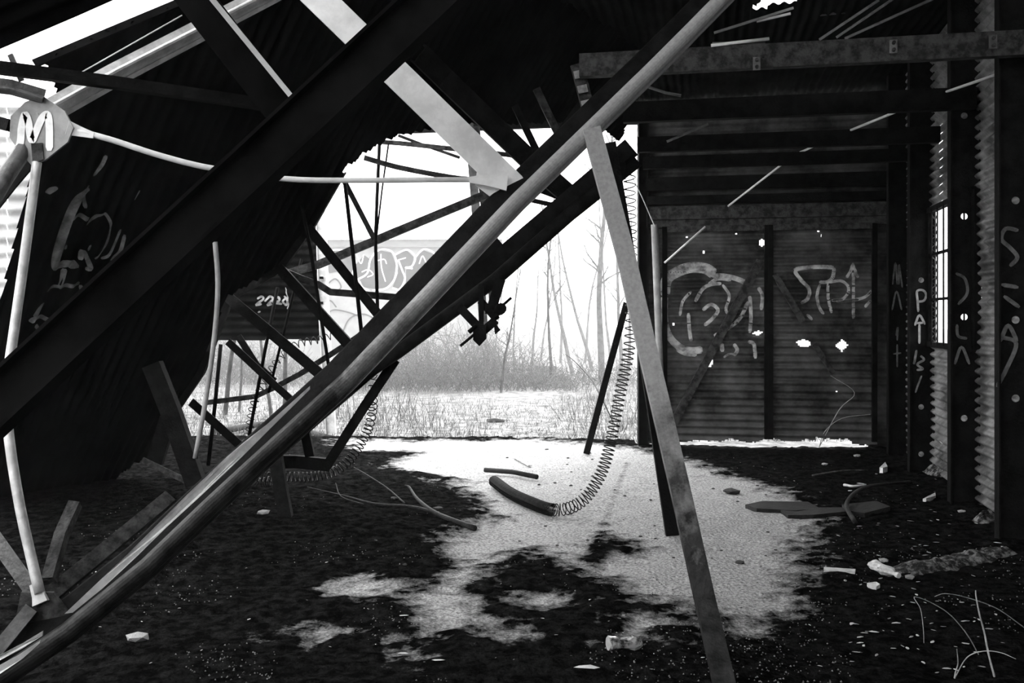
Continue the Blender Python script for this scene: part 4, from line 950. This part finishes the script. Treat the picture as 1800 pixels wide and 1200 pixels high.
brush('brush', G(1040, 680).x+.3, 24, 2.0, 1.8, 1.1, 240, TWIG, 'tangled bare brush right of the path beyond the clearing', 2)
brush('brush', -9, 25, 4.5, 2, 1.9, 1200, TWIG, 'bare brush in front of the graffiti shed at the far left', 3)
brush('brush', 0, 40, 14, 4, 2.4, 450, TWIG, 'hazy thicket at the back of the woods', 4)
# dry grass in the clearing
N = 26000; V = np.zeros((N, 3, 3)); gx = rng.uniform(-9, 5, N); gy = 12.9+13*rng.random(N)**1.3
path = (np.abs(gx-(.35*(gy-12)*.05+.2)) < .6); hgt = rng.uniform(.03, .13, N)*np.where(path, .5, 1)
patch = fbm(gx*.9, gy*.9, 5); hgt *= .3+1.6*patch
an = rng.uniform(0, 6.28, N); wdt = .006
V[:, 0] = np.stack([gx-np.cos(an)*wdt, gy-np.sin(an)*wdt, np.full(N, -.1)], -1); V[:, 1] = np.stack([gx+np.cos(an)*wdt, gy+np.sin(an)*wdt, np.full(N, -.1)], -1)
V[:, 2] = np.stack([gx+rng.normal(0, .05, N), gy+rng.normal(0, .05, N), -.07+hgt], -1)
o = mesh_obj('dry_grass', V.reshape(-1, 3), np.arange(N*3).reshape(-1, 3), DRYG, None, False, (0, 16, 0)); tag(o, 'short dry grass and leaves covering the clearing', 'grass', None, 'stuff')
for i, (x, y, n_, lb) in enumerate([(710, 740, 14, 'dry weed clump at the left of the clearing'), (620, 735, 12, 'dry weed clump beside the pale doorway post'), (1010, 735, 8, 'sparse dry weed left of the leaning bar'), (1085, 740, 10, 'dry weeds against the door jamb')]):
    R = random.Random(i); c = G(x, y, -.08); V = []; Fc = []
    for k in range(n_*3):
        p = c+Vector((R.gauss(0, .25), R.gauss(0, .2), 0)); tube(V, Fc, wander(R, p, Vector((R.gauss(0, .3), R.gauss(0, .3), 1)), R.uniform(.25, .8), 4, .1), .005, .002, 3)
    o = mesh_obj('weed_clump', V, Fc, TWIG, None, True, tuple(c)); tag(o, lb, 'weeds')
branch('arching_twig', [([G(1078, 742, -.08), P(1060, 705, 14.3), P(1040, 668, 14.4), P(1010, 635, 14.5), P(993, 622, 14.5)], .012, .005), ([P(1062, 708, 14.3), P(1058, 680, 14.3), P(1052, 655, 14.3)], .006, .003)], TWIG, 'long twig arching left from the foot of the door jamb', 'twig')
branch('fallen_log', [([G(857, 741, -.08), G(870, 739, -.06), G(886, 741, -.08)], .05, .035)], BARKD, 'short dark log lying in the clearing', 'log')
branch('fallen_pole', [([G(690, 778, -.05), G(640, 790, -.05)], .03, .03)], WOODP, 'pale plank lying at the left edge of the doorway', 'plank')
branch('fallen_log', [([G(940, 650, 0), G(978, 650, 0)], .14, .12)], BARKD, 'distant timber lying across the end of the path', 'log')
branch('fallen_log', [([G(375, 760, -.02), G(480, 745, -.02), G(590, 772, -.02)], .05, .04)], BARKD, 'dark pole lying on the ground behind the truss', 'log')

# ------------------------------------------------------------------ mist lying over the clearing and the woods
fm = bpy.data.materials.new('ground_mist'); fm.use_nodes = True; nt = fm.node_tree; nt.nodes.clear()
mo = nt.nodes.new('ShaderNodeOutputMaterial'); vs = nt.nodes.new('ShaderNodeVolumeScatter'); vs.inputs['Color'].default_value = (1, 1, 1, 1); vs.inputs['Density'].default_value = .0075
nt.links.new(vs.outputs[0], mo.inputs['Volume'])
x0, x1, y0, y1, z0, z1 = -45, 45, 13.2, 88, -1.5, 8
o = mesh_obj('mist', [(x0, y0, z0), (x1, y0, z0), (x1, y1, z0), (x0, y1, z0), (x0, y0, z1), (x1, y0, z1), (x1, y1, z1), (x0, y1, z1)], [(0, 3, 2, 1), (4, 5, 6, 7), (0, 1, 5, 4), (1, 2, 6, 5), (2, 3, 7, 6), (3, 0, 4, 7)], fm)
tag(o, 'pale mist hanging over the clearing and the bare woods', 'mist', None, 'stuff')

# faint haze added inside the shed to lift the blacks
dm = bpy.data.materials.new('lift_haze'); dm.use_nodes = True; nt = dm.node_tree; nt.nodes.clear()
mo = nt.nodes.new('ShaderNodeOutputMaterial'); vs = nt.nodes.new('ShaderNodeVolumeScatter'); vs.inputs['Color'].default_value = (1, 1, 1, 1); vs.inputs['Density'].default_value = .0006; vs.inputs['Anisotropy'].default_value = .3
nt.links.new(vs.outputs[0], mo.inputs['Volume'])
x0, x1, y0, y1, z0, z1 = -5, 3.2, .8, 11.3, -.3, 5
o = mesh_obj('lift_haze', [(x0, y0, z0), (x1, y0, z0), (x1, y1, z0), (x0, y1, z0), (x0, y0, z1), (x1, y0, z1), (x1, y1, z1), (x0, y1, z1)], [(0, 3, 2, 1), (4, 5, 6, 7), (0, 1, 5, 4), (1, 2, 6, 5), (2, 3, 7, 6), (3, 0, 4, 7)], dm)
tag(o, 'faint haze added inside the shed to lift its dark tones', 'haze', None, 'stuff')
